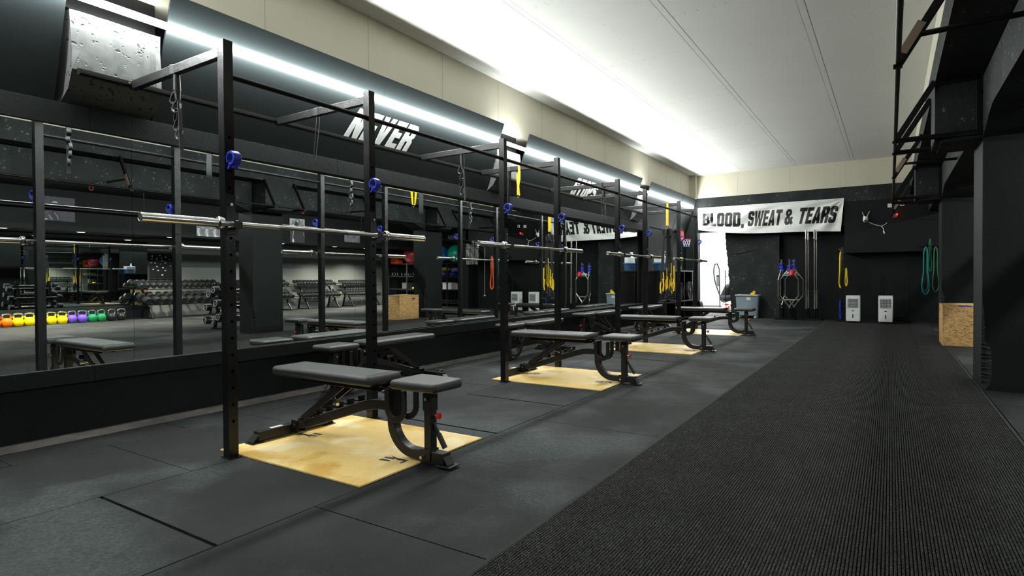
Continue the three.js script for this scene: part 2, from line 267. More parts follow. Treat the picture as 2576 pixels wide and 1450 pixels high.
// back wall: pale top, chipped black band, recess below with doorway, pier and broken edge
const wallB = struct('wall_back', [rb(-5.0, 0.9, 3.19, 3.8, ZB, ZB + 0.3)], m.beige);
for (const x of [-3.36, -2.12, -0.9, 0.1]) struct('wall_joint', rb(x, x + 0.004, 3.19, 3.8, ZB - 0.001, ZB + 0.001), m.seam, wallB);
struct('corner_pilaster', rb(-4.56, -4.40, 3.18, 3.8, ZB - 0.17, ZB), m.beige, wallB);
struct('lintel_band', rb(-5.0, 2.3, 2.84, 3.19, ZB, ZB + 0.34), m.chip, wallB);
struct('lintel_beam', rb(-5.0, -0.93, 2.28, 2.84, ZB + 0.03, ZB + 0.34), m.paint, wallB);
struct('boxed_panel', rb(-0.93, 2.3, 1.613, 2.84, ZB, ZB + 0.5), m.paint, wallB);
struct('recess_wall', [rb(-2.95, 2.5, -0.3, 2.3, 16.62, 16.9), rb(2.2, 2.5, -0.3, 2.89, 16.11, ZR)], m.paint, wallB);
struct('pier', rb(-2.89, -2.40, -0.3, 2.3, 16.38, 16.7), m.chip, wallB);
{ // ragged masonry edge at the doorway
  const pts = [[-2.85, -0.3], [-2.85, 2.3]]; for (let y = 2.3; y > -0.05; y -= 0.045) pts.push([-3.77 + 0.16 * (1 - Math.max(0, y - 0.3) / 2) ** 1.0 + (rnd() - 0.5) * 0.028, y]); pts.push([-3.60, -0.3]);
  struct('broken_wall_edge', prismX(pts, 16.5, 16.72), m.chip, wallB);
  struct('crack', tube([W(-3.62, 1.69, 16.498), W(-3.4, 1.70, 16.497), W(-3.2, 1.735, 16.497), W(-3.05, 1.78, 16.497), W(-2.9, 1.75, 16.497)], 0.014, 20, 6), m.black, wallB);
}
struct('left_jamb', rb(-5.0, -4.5, -0.3, 2.3, 16.11, 16.75), m.paint, wallB);
// bright room behind the doorway
const wallFar = struct('wall_far', [rb(-7.5, -2.0, -0.01, 3.0, 22.6, 22.8)], m.doorWhite);
struct('side_wall', [rb(-7.7, -7.5, -0.3, 3.0, 16.9, 22.8), rb(-2.2, -2.0, -0.3, 3.0, 16.9, 22.8), rb(-7.7, -5.0, -0.3, 3.0, 16.75, 16.95), rb(-7.7, -2.0, 2.9, 3.05, 16.75, 22.8)], m.doorWhite, wallFar);
struct('room_floor', rb(-7.7, -2.0, -0.3, -0.004, 16.7, 22.8), m.dusty, wallFar);

// right side: columns, long beam with haunches, overhanging slab on corbels, pale strip above
const wallRt = struct('wall_right_upper', rb(0.403, 0.7, 3.19, 3.8, Z0, ZB + 0.3), m.beige);
struct('slab', rb(0.352, XR + 0.3, 2.90, 3.19, Z0, ZR + 0.3), m.chip, wallRt);
function column(n, Za, Zb) {
  const X0 = 0.71, X1 = 1.13, ys = []; for (let y = 0; y < 1.0; y += 0.0125) ys.push(y); ys.push(1.0, 1.75, 2.5);
  const prof = ys.map((y) => { const f = sm(0.9, 0.55, y) * sm(-0.05, 0.1, y), a = 0.004 + f * (0.012 + 0.05 * sm(0.35, 0.7, fbm(y * 0.31, 0.3, 10, 4, 11 + Za * 7 | 0)) + 0.01 * hash(y * 80 | 0, 2, 5)), c = a * (0.35 + 0.5 * hash(y * 160 | 0, 1, 3)); return [[X1, -Za], [X0 + a, -Za], [X0 + a * 0.45, -Za - c * 0.75], [X0, -Za - c], [X0, -Zb], [X1, -Zb]]; });
  const face = (ks) => { const o = []; for (let i = 0; i + 1 < ys.length; i++) for (const k of ks) { const A = prof[i][k], B = prof[i][(k + 1) % 6], C2 = prof[i + 1][(k + 1) % 6], D = prof[i + 1][k], y = ys[i], Y = ys[i + 1]; o.push(A[0], y, A[1], C2[0], Y, C2[1], B[0], y, B[1], A[0], y, A[1], D[0], Y, D[1], C2[0], Y, C2[1]); } const g = new THREE.BufferGeometry(); g.setAttribute('position', new THREE.BufferAttribute(new Float32Array(o), 3)); g.computeVertexNormals(); return metreUV(g); };
  const c = struct(n, face([0, 3, 4, 5]), m.paint); struct('broken_edge', face([1, 2]), m.rawConcrete, c); return c;
}
column('column_1', 6.9, 7.57); column('column_2', 12.05, 12.75); column('column_3', 1.73, 2.4);
{ const b = (z0, z1) => { const s = poly2([[z0, 2.89], [z0, 2.33], [z0 + 0.12, 2.36], [z0 + 0.4, 2.46], [z0 + 0.62, 2.505], [z1 - 0.62, 2.505], [z1 - 0.4, 2.46], [z1 - 0.12, 2.36], [z1, 2.33], [z1, 2.89]]); const g = new THREE.ExtrudeGeometry(s, { depth: 0.42, bevelEnabled: false }); g.rotateY(Math.PI / 2); return metreUV(g.translate(0.71, 0, 0)); };
  const beam = struct('beam_right', b(2.4, 6.9), m.chip); struct('beam_span', b(7.57, 12.05), m.chip, beam); struct('beam_span', b(12.75, 17.3), m.chip, beam); struct('beam_span', b(-2.6, 1.73), m.chip, beam);
  for (const [a, c] of [[6.9, 7.57], [12.05, 12.75], [1.73, 2.4]]) { struct('beam_head', rb(0.71, 1.13, 2.33, 2.9, a, c), m.chip, beam); struct('corbel', rb(0.352, 0.71, 2.345, 2.9, a + 0.03, c - 0.03), m.chip, beam); struct('corbel_plate', rb(0.40, 0.71, 2.33, 2.36, a + 0.02, c - 0.02), m.chip, beam); }
}
// right aisle: far walls, dropped ceiling with downlights
const wallR = struct('wall_right', [rb(XR, XR + 0.3, -0.3, 2.9, Z0, ZR)], m.greyWall);
struct('mirror_plinth', [rb(7.04, XR, -0.3, 0.345, Z0, 8.27), rb(7.12, XR, 0.345, 2.2, Z0, 8.27)], m.paint, wallR);
struct('wall_back_right', rb(2.2, XR + 0.3, -0.3, 2.9, ZR, ZR + 0.2), m.paint);
struct('wall_rear', rb(-5.0, XR + 0.3, -0.3, 4.0, Z0 - 0.2, Z0), m.paint);
struct('soffit', [rb(5.0, 5.1, 2.06, 2.9, Z0, ZR), rb(5.1, XR, 2.12, 2.2, Z0, ZR)], m.paint);
const mirrorR = thing('wall_mirror', 'smaller wall mirror above the row of kettlebells', 'mirror', [7.12, 0, 0]);
for (const [a, b] of [[-2.2, -0.1], [-0.1, 2.0], [2.0, 4.1], [4.1, 6.2], [6.2, 8.26]]) part('pane', rb(-0.012, -0.006, 0.36, 2.1, a + 0.0015, b - 0.0015), m.mirror, mirrorR);

// ───────────── lamps ─────────────
{ // linear LED fittings along the leaning panels
  const n = V(Math.cos(tilt), -Math.sin(tilt), 0), t = V(Math.sin(tilt), Math.cos(tilt), 0), c0 = V(panelAt(2.933), 2.933, 0).addScaledVector(n, 0.034);
  const cuts = [-2.0, 0.3, 2.6, 4.9, 7.2, 9.5, 11.8, 14.1, 16.02];
  for (let i = 0; i + 1 < cuts.length; i++) {
    const za = cuts[i], zb = cuts[i + 1], zc = (za + zb) / 2, L = zb - za;
    const o = thing('strip_light', 'white linear wall light joined end to end above the power racks', 'light', [c0.x, c0.y, zc], 0, 'linear lights along the left wall');
    const d = new THREE.CylinderGeometry(0.026, 0.026, L - 0.004, 18).rotateX(Math.PI / 2); part('diffuser', d, m.glow, o);
    const h = bx(0.012, 0.03, L - 0.004).rotateZ(-tilt).translate(-n.x * 0.02, -n.y * 0.02, 0); part('housing', h, m.alu, o);
    for (const a of [-1.9, -0.95, 0, 0.95, 1.9]) { const dir = n.clone().multiplyScalar(Math.cos(a)).addScaledVector(t, Math.sin(a)); rectLight(c0.clone().addScaledVector(dir, 0.028).setZ(-zc), dir, L - 0.004, 0.03, LED_NITS, LED_COL, V(0, 0, 1)); }
  }
  for (const [za, zb] of [[-1.5, 2.5], [2.7, 6.7], [6.9, 10.9], [11.1, 15.1]]) { // fitting over the right aisle
    const o = thing('strip_light', 'white linear ceiling light hung over the right aisle behind the columns', 'light', [2.52, 2.84, (za + zb) / 2], 0, 'linear lights over the right aisle'), L = zb - za;
    part('diffuser', bx(0.05, 0.02, L, 0, -0.01, 0, 0.004), m.glow, o); part('housing', bx(0.06, 0.05, L, 0, 0.025, 0, 0.004), m.alu, o);
    for (const a of [-1.1, 0, 1.1]) rectLight(W(2.52 + 0.028 * Math.sin(a), 2.83 - 0.028 * Math.cos(a), (za + zb) / 2), V(Math.sin(a), -Math.cos(a), 0), L, 0.035, AISLE_NITS, LED_COL, V(0, 0, 1));
  }
  for (const [X, Z] of [[6.0, 3.4], [6.0, 4.84], [5.95, 6.24], [6.05, 8.3], [6.1, 11.7], [6.2, 13.9], [6.25, 15.4], [5.5, 16.2]]) {
    const o = thing('downlight', 'round ceiling downlight under the low ceiling over the dumbbell racks', 'light', [X, 2.12, Z], 0, 'downlights in the low ceiling');
    part('lens', cyl(0.075, 0.075, 0.012, 20).translate(0, -0.012, 0), m.glowWarm, o); part('ring', lathe([[0.075, -0.018], [0.095, -0.012], [0.1, 0], [0.075, 0]]), m.white, o);
    const s = new THREE.SpotLight(WARM, SPOT_CD, 0, 1.15, 0.7, 2); s.position.set(X, 2.095, -Z); s.target.position.set(X, 0, -Z); s.castShadow = true; s.shadow.radius = 3; scene.add(s, s.target);
  }
  const o = thing('ceiling_panel_light', 'square ceiling light in the bright room behind the doorway', 'light', [-4.4, 2.9, 19.5]); part('diffuser', bx(1.6, 0.02, 4.4, 0, -0.012, 0), m.glow, o); part('frame', bx(1.66, 0.02, 4.46, 0, 0.0, 0), m.alu, o);
  rectLight(W(-4.4, 2.87, 19.5), V(0, -1, 0), 1.6, 4.4, BACK_NITS, LED_COL, V(1, 0, 0));
}

// ───────────── lettering and print ─────────────
const GL = { // block letters, ten units tall: [outline, ...holes], width
  B: [[[[0, 0], [0, 10], [4.8, 10], [6, 8.8], [6, 5.9], [5.3, 5.1], [6, 4.3], [6, 1.2], [4.8, 0]], [[2.4, 5.9], [3.6, 5.9], [3.6, 8], [2.4, 8]], [[2.4, 2], [3.6, 2], [3.6, 4.2], [2.4, 4.2]]], 6],
  L: [[[[0, 0], [0, 10], [2.4, 10], [2.4, 2.2], [5, 2.2], [5, 0]]], 5],
  O: [[[[1.2, 0], [0, 1.2], [0, 8.8], [1.2, 10], [4.8, 10], [6, 8.8], [6, 1.2], [4.8, 0]], [[2.4, 2.1], [3.6, 2.1], [3.6, 7.9], [2.4, 7.9]]], 6],
  D: [[[[0, 0], [0, 10], [4.8, 10], [6, 8.8], [6, 1.2], [4.8, 0]], [[2.4, 2.1], [3.6, 2.1], [3.6, 7.9], [2.4, 7.9]]], 6],
  ',': [[[[0, -0.9], [0, 1.8], [2.3, 1.8], [2.3, -0.9]]], 2.3],
  S: [[[[0, 1.2], [1.2, 0], [4.8, 0], [6, 1.2], [6, 5], [4.9, 6], [2.4, 6.6], [2.4, 7.9], [3.6, 7.9], [3.6, 6.9], [6, 6.9], [6, 8.8], [4.8, 10], [1.2, 10], [0, 8.8], [0, 5.6], [1.1, 4.6], [3.6, 3.9], [3.6, 2.1], [2.4, 2.1], [2.4, 3.4], [0, 3.4]]], 6],
  W: [[[[1.2, 0], [0, 10], [2.2, 10], [2.7, 4], [3.5, 10], [5.3, 10], [6.1, 4], [6.6, 10], [8.8, 10], [7.6, 0], [5.2, 0], [4.4, 5.2], [3.6, 0]]], 8.8],
  E: [[[[0, 0], [0, 10], [5.2, 10], [5.2, 7.9], [2.4, 7.9], [2.4, 6.1], [4.9, 6.1], [4.9, 4.1], [2.4, 4.1], [2.4, 2.1], [5.2, 2.1], [5.2, 0]]], 5.2],
  A: [[[[0, 0], [1.9, 10], [4.3, 10], [6.2, 0], [3.8, 0], [3.6, 1.7], [2.6, 1.7], [2.4, 0]], [[2.8, 3.6], [3.4, 3.6], [3.1, 7]]], 6.2],
  T: [[[[1.9, 0], [1.9, 7.8], [0, 7.8], [0, 10], [6.2, 10], [6.2, 7.8], [4.3, 7.8], [4.3, 0]]], 6.2],
  R: [[[[0, 0], [0, 10], [4.8, 10], [6, 8.8], [6, 5.6], [5.2, 4.9], [6, 4.1], [6, 0], [3.6, 0], [3.6, 3.8], [2.4, 3.8], [2.4, 0]], [[2.4, 6], [3.6, 6], [3.6, 8], [2.4, 8]]], 6],
  P: [[[[0, 0], [0, 10], [4.8, 10], [6, 8.8], [6, 4.9], [4.8, 3.7], [2.4, 3.7], [2.4, 0]], [[2.4, 5.8], [3.6, 5.8], [3.6, 8], [2.4, 8]]], 6],
  N: [[[[0, 0], [0, 10], [2.3, 10], [3.8, 5], [3.8, 10], [6, 10], [6, 0], [3.8, 0], [2.2, 5], [2.2, 0]]], 6],
  V: [[[[1.9, 0], [0, 10], [2.4, 10], [3.15, 3.5], [3.9, 10], [6.3, 10], [4.4, 0]]], 6.3],
  M: [[[[0, 0], [0, 10], [2.6, 10], [4, 5], [5.4, 10], [8, 10], [8, 0], [5.8, 0], [5.8, 6], [4, 1], [2.2, 6], [2.2, 0]]], 8],
  '&': [[[[1.4, 0], [0, 1.5], [0, 4], [1.5, 5.6], [0.7, 7], [0.7, 8.7], [2, 10], [4.4, 10], [5.6, 8.8], [5.6, 6.9], [3.9, 5.4], [4.6, 4.3], [5, 5.2], [6.9, 4.8], [6, 2.8], [7.2, 1.2], [5.6, -0.2], [4.6, 0.9], [3.5, 0]], [[2.6, 6.8], [3.7, 7.7], [3.4, 8.3], [2.6, 8.1]], [[2.2, 2.3], [3.1, 1.9], [2.5, 4.1], [1.9, 3.4]]], 7.2],
};
const wordWidth = (w, gap) => [...w].reduce((s, c) => s + GL[c][1] + gap, -gap);
function drawWord(ctx, word, x0, x1, yTop, yBot, skew, gap = 0.9) { // onto a canvas
  const k = (x1 - x0) / wordWidth(word, gap), q = (yBot - yTop) / 10; let x = x0;
  for (const c of word) { const [polys, w] = GL[c]; ctx.beginPath(); for (const p of polys) { p.forEach(([a, b], i) => { const px = x + a * k + skew * b * q, py = yBot - b * q; if (i) ctx.lineTo(px, py); else ctx.moveTo(px, py); }); ctx.closePath(); } ctx.fill('evenodd'); x += (w + gap) * k; }
}
function wordShapes(word, height, width, skew, gap = 1.0) { // as flat cut letters
  const k = width / wordWidth(word, gap), q = height / 10, out = []; let x = 0;
  for (const c of word) { const [polys, w] = GL[c], f = ([a, b]) => new THREE.Vector2(x + a * k + skew * b * q, b * q), s = new THREE.Shape(polys[0].map(f)); for (const h of polys.slice(1)) s.holes.push(new THREE.Path(h.map(f))); out.push(s); x += (w + gap) * k; }
  return out;
}
{ // white words on the leaning boards
  const put = (word, Za, Zb, y0, y1) => {
    const o = thing('wall_lettering', word === 'NEVER' ? 'white block lettering NEVER on the nearest leaning black board' : 'white block lettering STOPS on the farther leaning black board', 'sign', [panelAt(y0), y0, Za], -Math.PI / 2 + Math.PI);
    o.rotation.set(0, Math.PI / 2, 0, 'YXZ'); o.rotateX(Math.PI * 0 + tilt);
    const h = (y1 - y0) / Math.cos(tilt);
    wordShapes(word, h, (Zb - Za) * 0.86, 0.42).forEach((s) => part('letter', new THREE.ExtrudeGeometry(s, { depth: 0.002, bevelEnabled: false }).translate(0, 0, 0.0005), m.offwhite, o));
  };
  put('NEVER', 4.05, 5.1, 2.50, 2.80); put('STOPS', 8.98, 10.05, 2.47, 2.79);
}
{ // printed vinyl banner, pulled tight at its corners
  const c = document.createElement('canvas'); c.width = 2048; c.height = 512; const x = c.getContext('2d'); x.fillStyle = '#dfe1de'; x.fillRect(0, 0, 2048, 512);
  for (let i = 0; i < 400; i++) { x.fillStyle = `rgba(150,150,145,${rr(0.01, 0.04)})`; x.fillRect(rnd() * 2048, rnd() * 512, rr(20, 160), rr(2, 14)); }
  x.fillStyle = '#191919'; const u = (a) => (a + 4.38) / 3.446 * 2048, y0 = 0.235 * 512, y1 = 0.755 * 512;
  drawWord(x, 'BLOOD,', u(-4.265), u(-3.195), y0 + 6, y1 + 8, 0.03, 0.55); drawWord(x, 'SWEAT', u(-3.11), u(-2.30), y0, y1, 0.1, 0.4); drawWord(x, '&', u(-2.22), u(-2.02), y0 + 4, y1, 0.05); drawWord(x, 'TEARS', u(-1.92), u(-1.08), y0 - 6, y1 - 6, 0.13, 0.4);
  const t = new THREE.CanvasTexture(c); t.colorSpace = THREE.SRGBColorSpace; t.anisotropy = 4;
  const mb = M({ map: t, roughness: 0.45, side: THREE.DoubleSide });
  const nx = 120, ny = 40, g = new THREE.PlaneGeometry(1, 1, nx, ny), p = g.attributes.position, TL = [-4.38, 2.927], TR = [-0.934, 2.923], BR = [-1.004, 2.133], BL = [-4.365, 2.335];
  for (let i = 0; i < p.count; i++) { const a = p.getX(i) + 0.5, b = 0.5 - p.getY(i); const X = (TL[0] * (1 - a) + TR[0] * a) * (1 - b) + (BL[0] * (1 - a) + BR[0] * a) * b, lowe = BL[1] + (BR[1] - BL[1]) * Math.min(1, a * 1.0) - 0.09 * Math.sin(Math.PI * Math.min(1, a * 1.05)) * (1 - a) * 1.3, Y = (TL[1] * (1 - a) + TR[1] * a) * (1 - b) + lowe * b;
    const cr = (ox, oy, s, f) => { const dx = (a - ox) * 3.4, dy = (b - oy) * 0.8, r = Math.hypot(dx, dy), th = Math.atan2(dy, dx); return Math.sin(th * f + s) * Math.exp(-r * 0.9) * Math.min(1, r * 3); };
    const diag = Math.sin((a * 3.4 + b * 1.7) * 7 + 3 * fbm(a, b, 4, 2, 9)) * Math.exp(-(((a - 0.42) / 0.3) ** 2)) + Math.sin((a * 3.4 + b * 0.9) * 12) * Math.exp(-(((a - 0.86) / 0.13) ** 2));
    const d = 0.022 * diag * Math.sin(Math.PI * b) + 0.024 * cr(1, 0, 0, 13) + 0.02 * cr(0, 1, 1, 12) + 0.012 * cr(0, 0, 1, 9);
    p.setXYZ(i, X, Y, -(ZB - 0.035) + d); }
  g.computeVertexNormals();
  const o = thing('banner', 'white vinyl banner printed BLOOD, SWEAT and TEARS above the doorway', 'banner'); part('sheet', g, mb, o);
  for (let i = 0; i < 9; i++) { const a = (i + 0.5) / 9; for (const b of [0.03, 0.965]) { const X = (TL[0] * (1 - a) + TR[0] * a), Y = b < 0.5 ? 2.925 - 0.025 : BL[1] + (BR[1] - BL[1]) * a - 0.09 * Math.sin(Math.PI * Math.min(1, a * 1.05)) * (1 - a) * 1.3 + 0.025; part('eyelet', new THREE.TorusGeometry(0.009, 0.003, 6, 12).translate(X, Y, -(ZB - 0.055)), m.chromeDull, o); } }
}

// ───────────── power racks, bars, hooks ─────────────
const PX = -3.345, postZ = [2.04, 3.19, 5.03, 6.19, 8.03, 9.17, 10.97, 12.12], nth = ['first', 'second', 'third', 'fourth', 'fifth', 'sixth', 'seventh', 'eighth'];
{
  const rig = thing('power_rack', 'long black steel power rack of eight uprights tied to the wall', 'rack');
  const plate = poly2([[-0.03, 0.004], [0.03, 0.004], [0.03, 2.495], [-0.03, 2.495]]);
  for (let y = 0.22; y < 2.0; y += 0.1) { const h = new THREE.Path(); h.absarc(0, y, 0.0095, 0, Math.PI * 2, true); plate.holes.push(h); }
  const front = new THREE.ExtrudeGeometry(plate, { depth: 0.003, bevelEnabled: false, curveSegments: 6 }).rotateY(Math.PI / 2).translate(0.027, 0, 0);
  const post = merge([front, bx(0.003, 2.491, 0.06, -0.0285, 1.2495, 0), bx(0.054, 2.491, 0.003, 0, 1.2495, 0.0285), bx(0.054, 2.491, 0.003, 0, 1.2495, -0.0285), bx(0.06, 0.003, 0.06, 0, 2.4965, 0)]);
  const foot = merge([bx(0.1, 0.004, 0.074, 0, 0.002, 0), rod(V(0.04, 0.004, 0.035), V(0.04, 0.012, 0.035), 0.007, 6), rod(V(-0.04, 0.004, -0.035), V(-0.04, 0.012, -0.035), 0.007, 6)]);
  const cross = bx(1.085, 0.06, 0.04, -0.0325 - 1.085 / 2, 2.435, 0, 0.004);
  for (const z of postZ) {
    const p = part('upright', post, m.steel, rig); p.position.set(PX, 0, -z);
    const f = part('foot_plate', foot, m.steelDark, p); const c = part('crossbar', cross, m.steel, rig); c.position.set(PX, 0, -z);
  }
  for (let i = 0; i + 1 < postZ.length; i++) part('pull_up_bar', rod(W(PX, 2.295, postZ[i] + 0.028), W(PX, 2.295, postZ[i + 1] - 0.028), 0.0165, 14), m.steelDark, rig);
  part('wall_rail', merge([bx(0.045, 0.005, 10.6, -4.46, 2.425, -7.01), bx(0.005, 0.045, 10.6, -4.48, 2.4475, -7.01), bx(0.005, 0.018, 10.6, -4.44, 2.4315, -7.01)]), m.benchSteel, rig);
  const wb = part('end_block', bx(0.02, 0.05, 0.042, PX - 1.128, 2.435, -postZ[0]), m.rust, rig, 'worn wooden packing block');
}
{ // hooks on the uprights, each with a bar's weight or none
  const hook = thing('bar_hook', 'black steel bar hook on the first upright under the nearest barbell', 'hook', [PX + 0.031, 0, postZ[0]], 0, 'bar hooks on the uprights');
  part('back_plate', bx(0.006, 0.24, 0.058, 0.004, 1.46, 0, 0.001), m.steel, hook);
  part('cradle', [bx(0.075, 0.008, 0.05, 0.041, 1.378, 0), bx(0.008, 0.04, 0.05, 0.0775, 1.396, 0)], m.steel, hook); part('liner', bx(0.06, 0.005, 0.046, 0.04, 1.3845, 0), m.white, hook); part('pin', rod(V(0.004, 1.52, 0), V(0.016, 1.52, 0), 0.009, 10), m.chromeDull, hook);
  postZ.forEach((z, i) => { if (i) copy(hook, [PX + 0.031, 0, z], 0, `black steel bar hook on the ${nth[i]} upright counted from the camera`); });
  const cl = thing('bar_collar', 'blue hexagonal locking bar collar clipped on the first upright', 'collar', [PX + 0.073, 1.79, postZ[0] - 0.0], 0, 'blue collars on the uprights');
  const hex = (r, n, a0 = 0) => Array.from({ length: n }, (_, i) => [r * Math.cos(a0 + i * 2 * Math.PI / n), r * Math.sin(a0 + i * 2 * Math.PI / n)]);
  const ring = []; const a0 = -1.95, a1 = a0 + 2 * Math.PI - 0.5; for (let i = 0; i <= 28; i++) { const a = a0 + (a1 - a0) * i / 28; const k = 8, w = (a + 0.2) % (2 * Math.PI / k), r = 0.043 / Math.cos(((w + 2 * Math.PI / k) % (2 * Math.PI / k)) - Math.PI / k) * Math.cos(Math.PI / k) + 0.001; ring.push([r * Math.cos(a), r * Math.sin(a)]); }
  const inner = []; for (let i = 28; i >= 0; i--) { const a = a0 + (a1 - a0) * i / 28; inner.push([0.031 * Math.cos(a), 0.031 * Math.sin(a)]); }
  part('ring', extr(poly2([...ring, ...inner]), 0.05, 0.002), m.blue, cl);
  part('lever', [bar(V(-0.012, -0.043, 0.02), V(-0.026, -0.062, 0.02), 0.006, 0.012), bx(0.03, 0.02, 0.03, 0.0, -0.047, -0.006, 0.003)], m.blue, cl);
  part('pad', extr(poly2([...Array.from({ length: 12 }, (_, i) => [0.031 * Math.cos(-1.2 + i * 0.3), 0.031 * Math.sin(-1.2 + i * 0.3)]), ...Array.from({ length: 12 }, (_, i) => [0.0275 * Math.cos(-1.2 + (11 - i) * 0.3), 0.0275 * Math.sin(-1.2 + (11 - i) * 0.3)])]), 0.046), m.rubber, cl);
  postZ.forEach((z, i) => { if (i) { const c = copy(cl, [PX + 0.073, 1.79 + rr(-0.004, 0.004), z - rr(0, 0.02)], 0, `blue hexagonal locking bar collar clipped on the ${nth[i]} upright counted from the camera`); c.rotation.z = rr(-0.15, 0.15); } });
  const bb = thing('barbell', 'chrome barbell racked on the nearest pair of uprights', 'barbell', [PX + 0.0735, 1.4015, 2.615], 0, 'barbells on the racks');
  part('shaft', rod(V(0, 0, 0.665), V(0, 0, -0.665), 0.014, 16), m.shaft, bb);
  for (const s of [1, -1]) { const sl = part('sleeve', [rod(V(0, 0, s * 0.68), V(0, 0, s * 1.096), 0.025, 28), new THREE.TorusGeometry(0.0225, 0.0028, 8, 28).translate(0, 0, s * 1.097)], m.chrome, bb); part('end_cap', rod(V(0, 0, s * 1.09), V(0, 0, s * 1.0975), 0.019, 24), m.chromeDull, sl); part('collar_ring', lathe([[0.0145, -0.018], [0.03, -0.018], [0.038, -0.014], [0.039, 0.008], [0.034, 0.014], [0.026, 0.018], [0.0145, 0.018]], 28).rotateX(s * Math.PI / 2).translate(0, 0, s * 0.668), m.chrome, bb); part('knurling', rod(V(0, 0, s * 0.28), V(0, 0, s * 0.56), 0.0146, 16), m.chromeDull, bb); }
  [5.595, 8.6, 11.545].forEach((z, i) => copy(bb, [PX + 0.0735, 1.4015, z], 0, `chrome barbell racked on the ${['second', 'third', 'farthest'][i]} pair of uprights`));
}

// ───────────── lifting platforms and benches ─────────────
{
  const g = rb(-0.625, 0.625, 0.0, 0.009, -0.535, 0.535, 0.001);
  [2.615, 5.6, 8.6, 11.545].forEach((z, i) => {
    const o = thing('lifting_platform', `yellow plywood lifting platform under the ${['nearest', 'second', 'third', 'farthest'][i]} front bench`, 'platform', [-2.905, 0, z], 0, 'plywood platforms under the front benches');
    const k = part('board', g, m.ply[i % 2], o); if (i > 1) k.rotation.y = Math.PI;
    part('underlay', bx(1.246, 0.004, 1.066, 0, 0.002, 0), m.plyEdge, o).position.y = -0.001;
    for (const [x, zz, r] of [[0.435, 0.115, 0], [-0.405, 0.015, Math.PI]]) [[[-0.05, 0.136], [0.027, 0.129], [0.027, 0.105], [-0.045, 0.105]], [[-0.055, 0.089], [0.024, 0.088], [0.024, 0.058], [-0.055, 0.068]], [[-0.058, 0.054], [0.11, 0.05], [0.115, 0.115], [0.1, 0.115], [0.095, 0.075], [0.045, 0.078], [-0.056, 0.028]]].forEach((q) => { const p = part('stencil_mark', new THREE.ExtrudeGeometry(poly2(q.map(([u, v]) => [u, v - 0.08])), { depth: 0.0004, bevelEnabled: false }).rotateX(Math.PI / 2), m.strap, o); p.position.set(x, 0.0093, zz); p.rotation.y = r; });
  });
}
function padGeo(L, w, h, x0, y0, taper = 0) { // upholstered pad with softly domed top and a rounded edge
  const g = new RoundedBoxGeometry(L, h, w, 5, h * 0.42), p = g.attributes.position;
  for (let i = 0; i < p.count; i++) { const x = p.getX(i), y = p.getY(i), z = p.getZ(i), t = (x + L / 2) / L; const k = 1 - taper * t; p.setZ(i, z * k); if (y > 0) p.setY(i, y + 0.006 * Math.cos(z / w * Math.PI) * Math.cos(x / L * Math.PI * 0.98)); }
  g.computeVertexNormals(); return g.translate(x0 + L / 2, y0 + h / 2, 0);
}
const arcPts = (cx, cy, r, a0, a1, n) => Array.from({ length: n + 1 }, (_, i) => [cx + r * Math.cos(a0 + (a1 - a0) * i / n), cy + r * Math.sin(a0 + (a1 - a0) * i / n)]);
let bench0;
